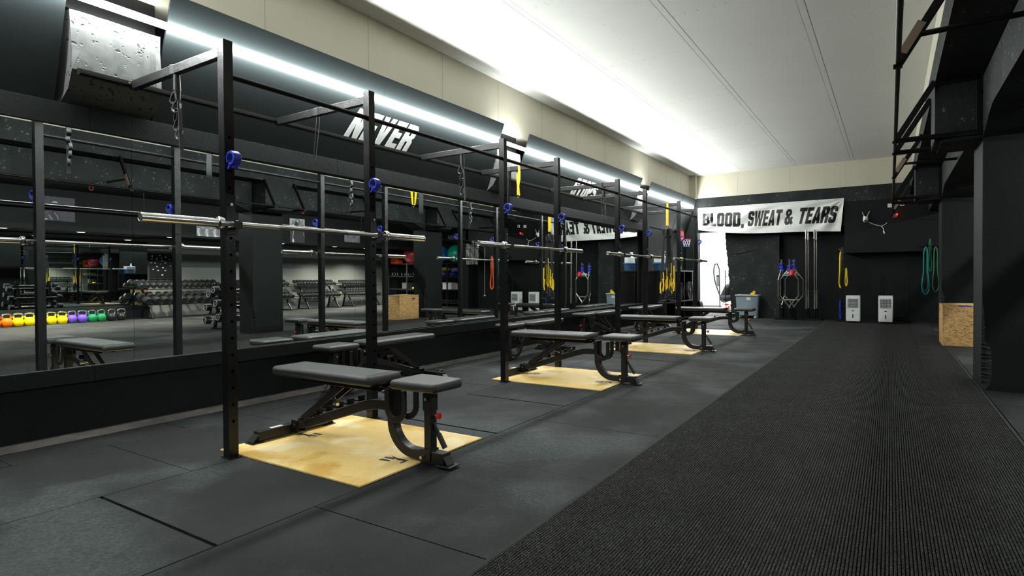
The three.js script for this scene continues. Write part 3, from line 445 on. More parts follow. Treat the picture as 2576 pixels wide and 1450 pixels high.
{
  const b = bench0 = thing('weight_bench', 'black padded adjustable bench on the nearest plywood platform', 'bench', [-3.47, 0.0095, 2.57], 0, 'benches on the plywood platforms');
  const S = m.benchSteel;
  const bp = part('back_pad', padGeo(0.93, 0.285, 0.062, -0.035, 0.418, 0), m.leather, b); part('seam_piping', [bx(0.9, 0.004, 0.004, 0.43, 0.437, 0.1425), bx(0.9, 0.004, 0.004, 0.43, 0.437, -0.1425)], m.rubber, bp);
  const sp = part('seat_pad', padGeo(0.335, 0.285, 0.056, 1.055, 0.425, 0.12), m.leather, b); part('seam_piping', [bx(0.3, 0.004, 0.004, 1.22, 0.443, 0.134), bx(0.3, 0.004, 0.004, 1.22, 0.443, -0.134)], m.rubber, sp);
  part('pad_rail', [bx(0.72, 0.03, 0.035, 0.55, 0.4, 0.055, 0.004), bx(0.72, 0.03, 0.035, 0.55, 0.4, -0.055, 0.004), bx(0.04, 0.012, 0.16, 0.86, 0.39, 0, 0.002)], m.steelDark, b);
  part('main_beam', extr(band2([[0.02, 0.062], [0.2, 0.1], [0.5, 0.198], [0.72, 0.27], [0.8, 0.289], [0.87, 0.295], [0.96, 0.295]], 0.029), 0.058, 0.004), S, b);
  part('front_frame', extr(band2([[0.958, 0.412], [0.958, 0.235], ...arcPts(1.128, 0.21, 0.17, Math.PI, Math.PI * 1.5, 10), [1.26, 0.039]], 0.029), 0.058, 0.004), S, b);
  for (const z of [0.052, -0.052]) part('hinge_bracket', extr(band2([[0.955, 0.405], [0.955, 0.31], ...arcPts(1.022, 0.295, 0.067, Math.PI, Math.PI * 2, 10), [1.089, 0.405]], 0.019), 0.012, 0.002).translate(0, 0, z), S, b);
  part('rear_foot', [bx(0.062, 0.062, 0.56, 0.0, 0.041, 0, 0.004), bx(0.085, 0.006, 0.09, 0, 0.003, 0.29, 0.001), bx(0.085, 0.006, 0.09, 0, 0.003, -0.29, 0.001), bar(V(0, 0.058, 0.27), V(0, 0.01, 0.325), 0.06, 0.008), bar(V(0, 0.058, -0.27), V(0, 0.01, -0.325), 0.06, 0.008)], S, b);
  part('front_foot', [bx(0.16, 0.062, 0.064, 1.285, 0.041, 0, 0.004), bar(V(1.35, 0.07, 0), V(1.392, 0.008, 0), 0.064, 0.008), bx(0.1, 0.006, 0.1, 1.37, 0.003, 0, 0.001)], S, b);
  part('seat_post', [bx(0.052, 0.35, 0.052, 1.245, 0.245, 0, 0.003), bx(0.062, 0.1, 0.062, 1.245, 0.35, 0, 0.003)], S, b);
  for (const z of [0.036, -0.036]) part('foot_bracket', bx(0.075, 0.075, 0.006, 1.235, 0.043, z, 0.001), S, b);
  for (const z of [0.045, -0.045]) { part('prop_arm', bar(V(0.16, 0.125, z), V(0.56, 0.392, z), 0.012, 0.045), S, b); }
  part('ladder', [0.26, 0.36, 0.46, 0.56, 0.66].map((x, i) => { const y = 0.12 + (x - 0.2) * 0.325; return merge([bx(0.014, 0.034, 0.05, x + 0.02, y + 0.045, 0, 0.001).rotateZ(0), bx(0.05, 0.01, 0.05, x, y + 0.03, 0, 0.001)]); }), m.steelDark, b);
  part('prop_pin', rod(V(0.165, 0.128, 0.075), V(0.165, 0.128, -0.075), 0.012, 12), S, b);
  part('adjust_handle', rod(V(0.45, 0.29, 0.02), V(0.54, 0.27, 0.07), 0.011, 14), m.chrome, b);
  const kn = part('pull_knob', [cyl(0.016, 0.018, 0.022, 16).rotateZ(Math.PI / 2).translate(1.305, 0.275, 0)], m.red, b, 'red pull knob'); part('pin', rod(V(1.27, 0.275, 0), V(1.297, 0.275, 0), 0.009, 12), m.chrome, kn);
  const hd = part('carry_handle', rod(V(1.268, 0.23, 0), V(1.345, 0.112, 0), 0.011, 12), S, b); part('grip', rod(V(1.305, 0.172, 0), V(1.352, 0.098, 0), 0.0155, 14), m.rubber, hd);
  for (const z of [-0.14, -0.2]) { const w = part('wheel', new THREE.TorusGeometry(0.024, 0.009, 8, 20).translate(-0.052, 0.06, z), m.rubber, b); part('hub', rod(V(-0.052, 0.06, z - 0.008), V(-0.052, 0.06, z + 0.008), 0.012, 12), m.chromeDull, w); }
  part('bolt', [[0.06, 0.07], [1.225, 0.04], [1.245, 0.37], [0.57, 0.392], [0.925, 0.385]].flatMap(([x, y]) => [1, -1].map((s) => rod(V(x, y, s * 0.03), V(x, y, s * (x < 0.1 ? 0.037 : x > 1.23 ? 0.045 : 0.066)), 0.0095, 8))), m.chromeDull, b);
  for (const z of [0.032, -0.032]) part('joint_plate', bx(0.06, 0.085, 0.006, 0.06, 0.06, z, 0.001), m.steelDark, b);
  part('maker_label', bx(0.03, 0.001, 0.09, 0.0, 0.0726, 0.13), m.offwhite, b, 'white sticker');
  [5.55, 8.56, 11.35].forEach((z, i) => copy(b, [[-3.49, -3.5, -3.46][i], 0.0095, z], [0.0, 0.01, -0.02][i], `black padded adjustable bench on the ${['second', 'third', 'farthest'][i]} plywood platform`));
  [[-4.27, 4.83], [-4.17, 7.62], [-4.28, 10.1], [-4.28, 12.4]].forEach(([x, z], i) => copy(b, [x, 0, z], -Math.PI / 2 + [0.02, 0.0, -0.03, 0.02][i], `black padded adjustable bench close along the mirror, ${['nearest the camera', 'second along', 'third along', 'at the far end'][i]}`, 'benches along the mirror'));
}

// ───────────── straps and bands on the rack ─────────────
const loopBand = (pts, w, t = 0.003) => { // flat ribbon that follows points, its width along local z
  const c = new THREE.CatmullRomCurve3(pts, false, 'centripetal').getPoints(pts.length * 8).map((p) => [p.x, p.y]); return extr(band2(c, t / 2), w, 0);
};
{
  const wrap = (w) => bx(w, 0.066, 0.047, 0, 2.435, 0, 0.006);
  const braid = (Z, X, n, len, label) => { // long band shortened into chained loops
    const o = thing('exercise_band', label, 'band', [X, 0, Z], 0.25); part('wrap', wrap(0.055), m.bandBlack, o); part('neck', [rod(V(0.01, 2.41, 0), V(0.012, 2.30, 0), 0.02, 12, 0.024), rod(V(0.012, 2.30, 0), V(0.016, 2.24, 0), 0.022, 12, 0.016)], m.bandBlack, o);
    for (let i = 0; i < n; i++) { const y = 2.30 - i * len, s = 1 - i * 0.09, g = loopBand([V(0.012, y, 0), V(-0.018 * s, y - len * 0.55, 0), V(-0.03 * s, y - len * 1.15, 0), V(-0.008, y - len * 1.42, 0), V(0.022 * s, y - len * 1.15, 0), V(0.022, y - len * 0.4, 0)], 0.03 * s, 0.006).rotateY(0.35 * Math.sin(i * 2.1)); const p = part('loop', g, m.bandBlack, o); p.position.set(0.006 * Math.sin(i * 1.7) + 0.004 * i, 0, 0.004 * Math.cos(i)); }
    part('tail', loopBand([V(0.02, 2.3, 0), V(0.034, 2.15, 0), V(0.038, 2.3 - n * len - 0.02, 0), V(0.04, 2.3 - n * len - 0.09, 0)], 0.03, 0.006), m.bandBlack, o); return o;
  };
  braid(2.04, -3.905, 5, 0.058, 'black rubber band braided into loops on the nearest crossbar');
  const flat = (Z, X, dx, len, w, label, mt) => { const o = thing('exercise_band', label, 'band', [X, 0, Z], 0); part('wrap', wrap(w * 1.15), mt, o); part('loop', [loopBand([V(-0.012, 2.41, 0), V(-0.012 + dx * 0.3, 2.41 - len * 0.3, 0), V(dx - 0.006, 2.41 - len * 0.9, 0), V(dx, 2.41 - len, 0)], w, 0.004), loopBand([V(0.012, 2.41, 0), V(0.012 + dx * 0.3, 2.41 - len * 0.3, 0), V(dx + 0.008, 2.41 - len * 0.9, 0), V(dx + 0.002, 2.41 - len, 0)], w, 0.004)], mt, o).rotation.y = Math.PI / 2 - 0.7; return o; };
  flat(3.19, -3.93, -0.03, 0.37, 0.045, 'flat black rubber band hanging from the second crossbar', m.bandBlack);
  braid(5.03, -3.885, 4, 0.075, 'black knotted rubber band hanging from the third crossbar');
  flat(6.19, -4.02, -0.02, 0.45, 0.062, 'wide dull grey rubber band hanging from the fourth crossbar', m.bandBlack);
  const y = thing('anchor_strap', 'yellow webbing anchor strap hanging from the fourth crossbar', 'strap', [-3.89, 0, 6.19], 0);
  for (const s of [-1, 1]) part('webbing', extr(band2([[s * 0.026, 2.47], [s * 0.028, 2.40], [s * 0.02, 2.28], [s * 0.006, 2.14], [0.004, 2.10]], [0.016, 0.016, 0.019, 0.013, 0.01]), 0.003).translate(0, 0, s * 0.022), m.yellow, y);
  part('clip', [new THREE.TorusGeometry(0.012, 0.003, 6, 14).scale(1, 1.6, 1).translate(0.004, 2.085, 0)], m.chrome, y);
  braid(8.03, -3.57, 4, 0.07, 'black rubber band with loops hanging from the fifth crossbar');
  // suspension trainers gathered on one anchor
  const a = thing('anchor_strap', 'yellow webbing anchor strap on the seventh crossbar holding the suspension trainers', 'strap', [-3.555, 0, 10.97]);
  for (const s of [-1, 1]) part('webbing', bx(0.038, 0.42, 0.003, 0.008 * s, 2.255, 0.022 + 0.008 * s), m.yellow, a); part('clip', new THREE.TorusGeometry(0.028, 0.006, 8, 18).scale(0.8, 1.5, 1).translate(0, 2.01, 0.02), m.chrome, a);
  const mk = (k) => { const t = thing('suspension_trainer', 'black suspension trainer with yellow handles bundled on the seventh crossbar', 'trainer', [-3.555 + [-0.055, -0.02, 0.02, 0.05, 0.0][k], 0, 10.97 + [0.0, 0.03, -0.03, 0.0, 0.05][k]], [0.2, -0.4, 0.8, -0.1, 1.3][k], 'suspension trainers bundled on one crossbar');
    const e = [-0.062, -0.018, 0.02, 0.055, 0.09][k] * 0.9;
    for (const s of [-1, 1]) { const x = e + s * 0.022, bot = 0.80 + 0.05 * (k % 3) + 0.02 * s;
      part('strap', extr(band2([[0.3 * s * 0.03, 1.985], [0.012 * s, 1.9], [0.6 * x, 1.5], [x, bot + 0.32], [x, bot + 0.2]], 0.0145), 0.006).translate(0, 0, 0.012 * s), m.strap, t);
      const w = part('yellow_webbing', [extr(band2([[x, bot + 0.22], [x + 0.012 * s, bot + 0.1], [x - 0.004, bot - 0.02]], 0.013), 0.004).translate(0, 0, 0.016 * s), extr(band2([[x + 0.008, bot + 0.34 + 0.04 * k], [x + 0.014, bot + 0.2]], 0.009), 0.004).translate(0, 0, 0.024 * s)], m.yellow, t);
      part('handle', [rod(V(x - 0.055, bot - 0.2, 0.02 * s), V(x + 0.055, bot - 0.2, 0.02 * s), 0.014, 10), bar(V(x, bot - 0.02, 0.016 * s), V(x - 0.05, bot - 0.2, 0.02 * s), 0.02, 0.004), bar(V(x, bot - 0.02, 0.016 * s), V(x + 0.05, bot - 0.2, 0.02 * s), 0.02, 0.004)], m.strap, t); }
    part('knotted_top', [tube([V(-0.03, 1.97, 0), V(-0.045, 1.9, 0.01), V(0, 1.83, 0.02), V(0.045, 1.9, 0.01), V(0.03, 1.97, 0)], 0.012, 20, 6)], m.strap, t); };
  for (let k = 0; k < 5; k++) mk(k);
}

// ───────────── along the far end of the left wall ─────────────
{
  const c = thing('plate_cabinet', 'dark open cabinet of weight plates against the left wall', 'cabinet', [-4.5, 0, 14.2]);
  part('top_board', bx(0.42, 0.03, 2.2, 0, 1.215, 0, 0.003), m.benchSteel, c); for (const z of [-1.06, -0.35, 0.35, 1.06]) part('side_panel', bx(0.4, 1.2, 0.04, 0, 0.6, z), m.steelDark, c); part('shelf', bx(0.4, 0.03, 2.1, 0, 0.48, 0), m.steelDark, c); part('shelf', bx(0.4, 0.03, 2.1, 0, 0.06, 0), m.steelDark, c);
  const pl = thing('weight_plate', 'black rubber weight plate standing in the cabinet, metal hub showing', 'plate', [-4.33, 0.725, 13.5], 0, 'weight plates in the cabinet');
  part('disc', lathe([[0.026, -0.03], [0.06, -0.032], [0.08, -0.022], [0.18, -0.022], [0.19, -0.034], [0.222, -0.034], [0.225, -0.028], [0.225, 0.028], [0.222, 0.034], [0.19, 0.034], [0.18, 0.022], [0.08, 0.022], [0.06, 0.032], [0.026, 0.03]], 40).rotateZ(Math.PI / 2), m.rubber, pl); part('hub', lathe([[0.0255, -0.033], [0.036, -0.033], [0.036, 0.033], [0.0255, 0.033]], 24).rotateZ(Math.PI / 2), m.chrome, pl);
  copy(pl, [-4.42, 0.725, 13.53], 0); copy(pl, [-4.33, 0.725, 14.25], 0); copy(pl, [-4.41, 0.725, 14.28], 0); copy(pl, [-4.30, 0.725, 14.95], 0);
  copy(pl, [-4.2, 0.228, 15.6], 0.5, 'big black rubber weight plate leaning beside the cabinet end');
  const tub = thing('storage_tub', 'blue plastic tub with a white lid on the plate cabinet', 'box', [-4.5, 1.231, 13.45]);
  part('body', new THREE.CylinderGeometry(0.24, 0.21, 0.16, 4, 1).rotateY(Math.PI / 4).scale(0.85, 1, 1.15).translate(0, 0.08, 0), M({ color: lin(0.06, 0.16, 0.32), roughness: 0.4 }), tub); part('rim', bx(0.3, 0.03, 0.41, 0, 0.165, 0, 0.004), M({ color: lin(0.05, 0.14, 0.3), roughness: 0.4 }), tub); part('lid_box', bx(0.26, 0.13, 0.37, 0, 0.245, 0, 0.01), m.white, tub); part('picture_label', bx(0.002, 0.06, 0.2, 0.149, 0.09, 0), m.rust, tub);
  const bo = thing('spray_bottle', 'small white bottle standing on the blue tub', 'bottle', [-4.48, 1.541, 13.5]); part('body', lathe([[0, 0], [0.035, 0], [0.035, 0.07], [0.015, 0.09], [0.015, 0.11], [0, 0.11]], 14), m.white, bo); part('cap', bx(0.07, 0.03, 0.03, 0.01, 0.12, 0, 0.004), m.white, bo);
  const rl = thing('paper_roll', 'white and yellow roll standing on the plate cabinet', 'roll', [-4.38, 1.231, 14.4]); part('core', cyl(0.05, 0.05, 0.1, 20).translate(0, 0.05, 0), m.white, rl); part('wrapper', cyl(0.052, 0.052, 0.05, 20).translate(0, 0.025, 0), m.yellow, rl);
  const bin = thing('storage_bin', 'translucent grey storage bin on wheels beside the black pier', 'box', [-3.11, 0, 16.1]);
  const clear = M({ color: lin(0.3, 0.38, 0.43), roughness: 0.35, transparent: true, opacity: 0.86 });
  part('body', new THREE.CylinderGeometry(0.37, 0.33, 0.5, 4, 1, true).rotateY(Math.PI / 4).scale(1, 1, 0.72).translate(0, 0.33, 0), clear, bin); part('base', bx(0.47, 0.02, 0.33, 0, 0.08, 0), clear, bin); part('lid', bx(0.56, 0.03, 0.42, 0, 0.585, 0, 0.006), M({ color: lin(0.42, 0.48, 0.5), roughness: 0.4 }), bin); part('paper_label', bx(0.1, 0.075, 0.002, 0.05, 0.5, 0.186), m.offwhite, bin); for (const x of [-0.2, 0.2]) for (const z of [-0.13, 0.13]) part('wheel', cyl(0.03, 0.03, 0.02, 14).rotateX(Math.PI / 2).translate(x, 0.035, z), m.white, bin); for (const x of [-0.14, 0.13]) part('lid_clip', bx(0.07, 0.02, 0.03, x, 0.605, 0.2, 0.004), m.yellow, bin);
  single('tape_dispenser', [bx(0.1, 0.05, 0.05, 0, 0.625, 0, 0.01), new THREE.TorusGeometry(0.025, 0.012, 8, 16).translate(0.03, 0.665, 0)], m.yellow, 'yellow tape dispenser lying on the storage bin lid', 'tool').position.set(-2.98, 0, -16.05);
  const dr = thing('cable_reel', 'black and orange coiled hose beside the storage bin', 'hose', [-3.52, 0, 16.0]); part('coil', [0.1, 0.13, 0.16].map((y, i) => new THREE.TorusGeometry(0.09 + 0.01 * i, 0.02, 8, 24).rotateX(Math.PI / 2).translate(0, y - 0.07, 0)), m.rubber, dr); part('orange_nozzle', rod(V(-0.07, 0.14, 0.05), V(-0.03, 0.3, 0.03), 0.022, 10, 0.016), m.orange, dr);
}
{ // behind the doorway: a person crouching at a vacuum cleaner, a stand
  const vac = thing('vacuum_cleaner', 'upright vacuum wand with a grey looping hose inside the doorway', 'vacuum', [-4.31, 0, 18.0]);
  const gr = M({ color: lin(0.06, 0.065, 0.05), roughness: 0.5 });
  part('wand', rod(V(0.05, 0.05, 0), V(0.03, 1.32, 0), 0.016, 10), gr, vac); part('grip', [rod(V(0.03, 1.3, 0), V(-0.03, 1.46, 0), 0.018, 10)], m.rubber, vac); part('hose', tube([V(-0.03, 1.46, 0), V(-0.09, 1.44, 0), V(-0.125, 1.25, 0.01), V(-0.09, 0.95, 0.02), V(0, 0.66, 0.03), V(0.1, 0.42, 0.03), V(0.18, 0.3, 0.03)], 0.02, 40, 8), gr, vac); part('canister', [cyl(0.045, 0.035, 0.3, 14).translate(-0.01, 0.93, 0.02)], M({ color: lin(0.3, 0.29, 0.33), roughness: 0.3 }), vac); part('bracket', bx(0.09, 0.08, 0.05, 0.0, 1.08, 0.02, 0.01), m.rubber, vac); part('body', [bx(0.24, 0.16, 0.3, 0.22, 0.14, 0.0, 0.05)], m.white, vac); part('dial', cyl(0.06, 0.06, 0.05, 16).translate(0.24, 0.245, 0), m.red, vac); part('floor_head', bx(0.26, 0.05, 0.1, 0.05, 0.028, 0, 0.015), m.rubber, vac);
  const st = thing('tripod_stand', 'thin black tripod stand beside the broken wall edge', 'stand', [-3.72, 0, 16.3]);
  part('pole', rod(V(0, 0.4, 0), V(0, 1.2, 0), 0.011, 10), m.steelDark, st); for (const a of [2.6, 0.5, 4.7]) part('leg', rod(V(0, 0.45, 0), V(0.26 * Math.cos(a), 0.008, 0.26 * Math.sin(a)), 0.007, 8), m.chromeDull, st); part('hub', cyl(0.022, 0.022, 0.05, 12).translate(0, 0.45, 0), m.steelDark, st); part('knob', rod(V(0, 1.05, 0), V(0.04, 1.07, 0.02), 0.012, 8), m.chromeDull, st); part('top_clip', cyl(0.016, 0.016, 0.04, 10).translate(0, 1.22, 0), m.chromeDull, st);
  const p = thing('person', 'person in a black top and dark jeans crouching behind the doorway edge', 'person', [-4.09, 0, 18.42]);
  const cap = (a, b, ra, rb2) => ({ a: new THREE.Vector3(...a), b: new THREE.Vector3(...b), ra, rb: rb2 });
  const field = (bones, lo, hi, cell, k) => { const n = Math.ceil((hi - lo) / cell), mc = new MarchingCubes(n, new THREE.MeshStandardMaterial(), true, false, 120000), S = hi - lo; mc.isolation = 0; const q = new THREE.Vector3(), ab = new THREE.Vector3(), pa = new THREE.Vector3();
    for (let z = 0; z < n; z++) for (let y = 0; y < n; y++) for (let x = 0; x < n; x++) { q.set(lo + S * x / n, lo + S * y / n, lo + S * z / n); let e = 0; for (const c of bones) { ab.subVectors(c.b, c.a); pa.subVectors(q, c.a); const h = Math.max(0, Math.min(1, pa.dot(ab) / ab.lengthSq())); const d = pa.addScaledVector(ab, -h).length() - (c.ra + (c.rb - c.ra) * h); e += Math.exp(-d / k); } mc.field[x + y * n + z * n * n] = k * Math.log(Math.max(e, 1e-30)); }
    mc.update(); const cnt = mc.count, g = new THREE.BufferGeometry(); const P = mc.positionArray.slice(0, cnt * 3), N = mc.normalArray.slice(0, cnt * 3); for (let i = 0; i < cnt * 3; i++) P[i] = (lo + hi) / 2 + P[i] * S / 2; g.setAttribute('position', new THREE.BufferAttribute(P, 3)); g.setAttribute('normal', new THREE.BufferAttribute(N, 3)); g.setAttribute('uv', new THREE.BufferAttribute(new Float32Array(cnt * 2), 2)); return g; };
  const skin = M({ color: lin(0.45, 0.27, 0.19), roughness: 0.55 }), denim = M({ color: lin(0.018, 0.024, 0.034), roughness: 0.85 }), cotton = M({ color: lin(0.01, 0.01, 0.012), roughness: 0.85 });
  // crouched, facing +x, reaching down
  const body = field([cap([-0.12, 0.4, 0.09], [0.3, 0.48, 0.14], 0.085, 0.06), cap([-0.12, 0.4, -0.09], [0.3, 0.48, -0.14], 0.085, 0.06), cap([0.3, 0.48, 0.14], [0.05, 0.09, 0.13], 0.055, 0.04), cap([0.3, 0.48, -0.14], [0.05, 0.09, -0.13], 0.055, 0.04), cap([0.03, 0.05, 0.13], [0.22, 0.035, 0.14], 0.04, 0.032), cap([0.03, 0.05, -0.13], [0.22, 0.035, -0.14], 0.04, 0.032), cap([-0.13, 0.42, 0], [0.0, 0.72, 0], 0.12, 0.125), cap([0.0, 0.72, 0.07], [0.16, 0.85, 0.1], 0.09, 0.065), cap([0.0, 0.72, -0.07], [0.16, 0.85, -0.1], 0.09, 0.065), cap([0.16, 0.84, 0], [0.27, 0.9, 0], 0.055, 0.05), cap([0.31, 0.97, 0], [0.33, 0.9, 0], 0.088, 0.07), cap([0.4, 0.91, 0], [0.42, 0.92, 0], 0.018, 0.014), cap([0.15, 0.84, 0.17], [0.3, 0.62, 0.22], 0.05, 0.04), cap([0.3, 0.62, 0.22], [0.48, 0.45, 0.16], 0.038, 0.028), cap([0.15, 0.84, -0.17], [0.3, 0.62, -0.22], 0.05, 0.04), cap([0.3, 0.62, -0.22], [0.48, 0.45, -0.16], 0.038, 0.028), ...[1, -1].flatMap((s) => [cap([0.48, 0.45, 0.16 * s], [0.54, 0.4, 0.155 * s], 0.03, 0.026), ...[0, 1, 2, 3].map((i) => cap([0.55, 0.39, s * (0.13 + 0.017 * i)], [0.58 - 0.004 * i, 0.325 + 0.005 * i, s * (0.132 + 0.016 * i)], 0.009, 0.007)), cap([0.52, 0.43, 0.13 * s], [0.57, 0.38, 0.11 * s], 0.01, 0.008)])], -0.55, 1.05, 0.016, 0.016);
  part('body', body, skin, p);
  part('jacket', field([cap([-0.135, 0.44, 0], [0.0, 0.72, 0], 0.14, 0.143), cap([0.0, 0.72, 0.07], [0.155, 0.85, 0.1], 0.106, 0.08), cap([0.0, 0.72, -0.07], [0.155, 0.85, -0.1], 0.106, 0.08), cap([0.15, 0.84, 0.17], [0.29, 0.63, 0.22], 0.066, 0.054), cap([0.15, 0.84, -0.17], [0.29, 0.63, -0.22], 0.066, 0.054)], -0.55, 1.05, 0.02, 0.018), cotton, p);
  part('jeans', field([cap([-0.125, 0.41, 0.09], [0.3, 0.485, 0.14], 0.1, 0.074), cap([-0.125, 0.41, -0.09], [0.3, 0.485, -0.14], 0.1, 0.074), cap([0.3, 0.485, 0.14], [0.06, 0.12, 0.13], 0.07, 0.055), cap([0.3, 0.485, -0.14], [0.06, 0.12, -0.13], 0.07, 0.055), cap([-0.13, 0.42, 0.05], [-0.13, 0.42, -0.05], 0.12, 0.12)], -0.55, 1.05, 0.02, 0.018), denim, p);
  part('hair', field([cap([0.29, 1.0, 0], [0.26, 0.94, 0], 0.088, 0.07)], 0.1, 1.1, 0.02, 0.01), m.black, p);
  for (const s of [1, -1]) { part('eye', new THREE.SphereGeometry(0.011, 10, 8).translate(0.392, 0.955, 0.032 * s), m.white, p); part('ear', new THREE.SphereGeometry(0.022, 10, 8).scale(0.7, 1.2, 0.4).translate(0.315, 0.94, 0.088 * s), skin, p); part('shoe', bx(0.27, 0.075, 0.095, 0.13, 0.0385, 0.135 * s, 0.03), m.rubber, p); }
}
// ───────────── back wall equipment ─────────────
{
  const bar2 = (X, Z, label) => { const o = thing('barbell', label, 'barbell', [X, 0.27, Z]); part('shaft', rod(V(0, 0.42, 0), V(0, 1.73, 0), 0.014, 14), m.shaft, o); for (const [a, b] of [[0.0, 0.43], [1.72, 1.92]]) part('sleeve', rod(V(0, a, 0), V(0, b, 0), 0.025, 20), m.chrome, o); for (const y of [0.43, 1.72]) part('collar_ring', rod(V(0, y - 0.015, 0), V(0, y + 0.015, 0), 0.037, 20), m.chrome, o); return o; };
  bar2(-1.735, 15.92, 'chrome barbell standing upright next to the trap bars'); bar2(-1.553, 15.92, 'chrome barbell standing upright at the end of its holder'); 
  bar2(-1.725, 16.28, 'chrome barbell standing upright in the back row of its holder, beside the trap bars'); bar2(-1.54, 16.28, 'chrome barbell standing upright in the back row of its holder, at its end');
  const hb = thing('bar_holder', 'black steel floor holder with tubes for upright barbells', 'rack', [-1.64, 0, 16.05]); part('base_plate', bx(0.52, 0.03, 0.62, 0, 0.015, 0, 0.003), m.steelDark, hb); for (const [x, z] of [[-0.095, 0.13], [0.087, 0.13], [-0.085, -0.23], [0.1, -0.23]]) part('socket', new THREE.CylinderGeometry(0.036, 0.036, 0.24, 18, 1, false).translate(x, 0.148, z), m.steelDark, hb);
  const hh = thing('bar_holder', 'black steel floor holder with tubes for the trap bars', 'rack', [-2.19, 0, 15.95]); part('base_plate', bx(0.46, 0.03, 0.5, 0, 0.015, 0, 0.003), m.steelDark, hh); for (const [x, z] of [[-0.1, 0.0], [0.09, 0.08], [0.17, -0.12]]) part('socket', cyl(0.045, 0.045, 0.25, 18).translate(x, 0.155, z), m.steelDark, hh);
  const tb = thing('trap_bar', 'chrome hexagonal trap bar standing upright, frontmost of the set', 'barbell', [-2.1, 0.28, 15.87], 0, 'trap bars standing in their holder');
  part('hexagon', [0, 1, 2, 3, 4, 5].map((i) => { const P = [[0, 0.98], [-0.2, 0.71], [-0.2, 0.3], [0, 0.03], [0.2, 0.3], [0.2, 0.71]]; const a = P[i], b = P[(i + 1) % 6]; return rod(V(a[0], a[1], 0), V(b[0], b[1], 0), 0.0165, 10); }), m.chrome, tb);
  for (const [a, b] of [[0.0, 0.04], [0.96, 1.21]]) part('sleeve', rod(V(0, a, 0), V(0, b, 0), 0.024, 18), m.chrome, tb); for (const y of [0.2, 0.81]) part('grip', rod(V(-0.125, y, 0.0), V(0.125, y, 0), 0.017, 10), m.chromeDull, tb);
  copy(tb, [-2.02, 0.28, 16.07], 0.0, 'chrome hexagonal trap bar standing upright behind the frontmost one'); copy(tb, [-2.29, 0.28, 15.95], 1.35, 'chrome hexagonal trap bar turned edge on beside the black pier');
  const cc = [[-2.1, 15.87, 1.22], [-2.1, 15.87, 1.30], [-2.02, 16.07, 1.24], [-2.02, 16.07, 1.33], [-2.02, 16.07, 1.42], [-2.29, 15.95, 1.2], [-2.29, 15.95, 1.28], [-2.29, 15.95, 1.36]];
  const src = scene.children.find((o) => o.name === 'bar_collar');
  cc.forEach(([X, Z, y]) => { const c = copy(src, [X, y + 0.02, Z], rr(0, 6), 'blue locking bar collar clipped on an upright trap bar', 'collars on the trap bars'); c.rotation.set(-Math.PI / 2, 0, rr(0, 6)); });
  single('plastic_cone', [lathe([[0, 0], [0.075, 0.0], [0.02, 0.13], [0, 0.13]], 16).rotateX(2.2)], m.red, 'red plastic cone hung on the trap bars', 'cone').position.set(-2.03, 1.17, -15.83);
  single('carry_bag', [new THREE.SphereGeometry(0.1, 16, 10).scale(1.5, 0.45, 0.6)], m.offwhite, 'pale crumpled bag resting on the trap bars', 'bag').position.set(-2.09, 1.14, -15.97);
  const cl = thing('air_cooler', 'white air cooler beside the yellow band stand', 'cooler', [-0.715, 0, 15.45], 0, 'air coolers on the carpet');
  part('body', bx(0.275, 0.575, 0.26, 0, 0.322, 0, 0.02), m.white, cl); const gl = part('grille', bx(0.2, 0.2, 0.006, 0, 0.45, 0.131), m.darkGrille, cl); for (let i = 0; i < 6; i++) part('louvre', bx(0.19, 0.008, 0.012, 0, 0.365 + i * 0.034, 0.137), m.offwhite, gl); for (let i = 0; i < 7; i++) part('vane', bx(0.004, 0.18, 0.006, -0.08 + i * 0.0267, 0.45, 0.135), m.offwhite, gl); part('water_window', bx(0.02, 0.085, 0.004, 0, 0.155, 0.131, 0.001), m.black, cl); part('badge', bx(0.045, 0.02, 0.003, 0, 0.275, 0.131), m.darkGrille, cl); part('top_panel', bx(0.27, 0.012, 0.25, 0, 0.614, 0, 0.004), m.offwhite, cl); for (const x of [-0.11, 0.11]) for (const z of [-0.1, 0.1]) part('caster', new THREE.SphereGeometry(0.018, 10, 8).translate(x, 0.02, z), m.rubber, cl); part('side_grille', bx(0.004, 0.2, 0.16, 0.138, 0.2, -0.02), m.offwhite, cl);
  copy(cl, [-0.09, 0, 15.45], 0, 'white air cooler in front of the black push sled');
  const sl = thing('push_sled', 'black push sled with two upright posts behind the air coolers', 'sled', [0.08, 0, 16.0]); for (const x of [-0.235, 0.25]) { part('runner', bar(V(x, 0.04, 0.3), V(x, 0.04, -0.5), 0.07, 0.08), m.steel, sl); part('post', rod(V(x, 0.08, 0.1), V(x, 1.07, 0.1), 0.026, 14), m.steel, sl); } part('cross_plate', bx(0.5, 0.03, 0.25, 0, 0.09, -0.1, 0.003), m.steel, sl); part('front_bar', bar(V(-0.235, 0.06, 0.22), V(0.25, 0.06, 0.22), 0.06, 0.05), m.steel, sl);
  const ys = thing('band_stand', 'dark steel post with hooks at the edge of the boxed panel', 'post', [-0.95, 0, 15.78]); part('post', bx(0.05, 1.74, 0.05, 0, 0.87, 0, 0.003), m.steel, ys); part('foot', bx(0.22, 0.04, 0.3, 0, 0.02, 0, 0.003), m.steelDark, ys); for (const [x, y] of [[-0.06, 1.66], [0.05, 1.2]]) part('hook', rod(V(0, y, 0), V(x, y + 0.03, 0.05), 0.007, 8), m.chromeDull, ys);
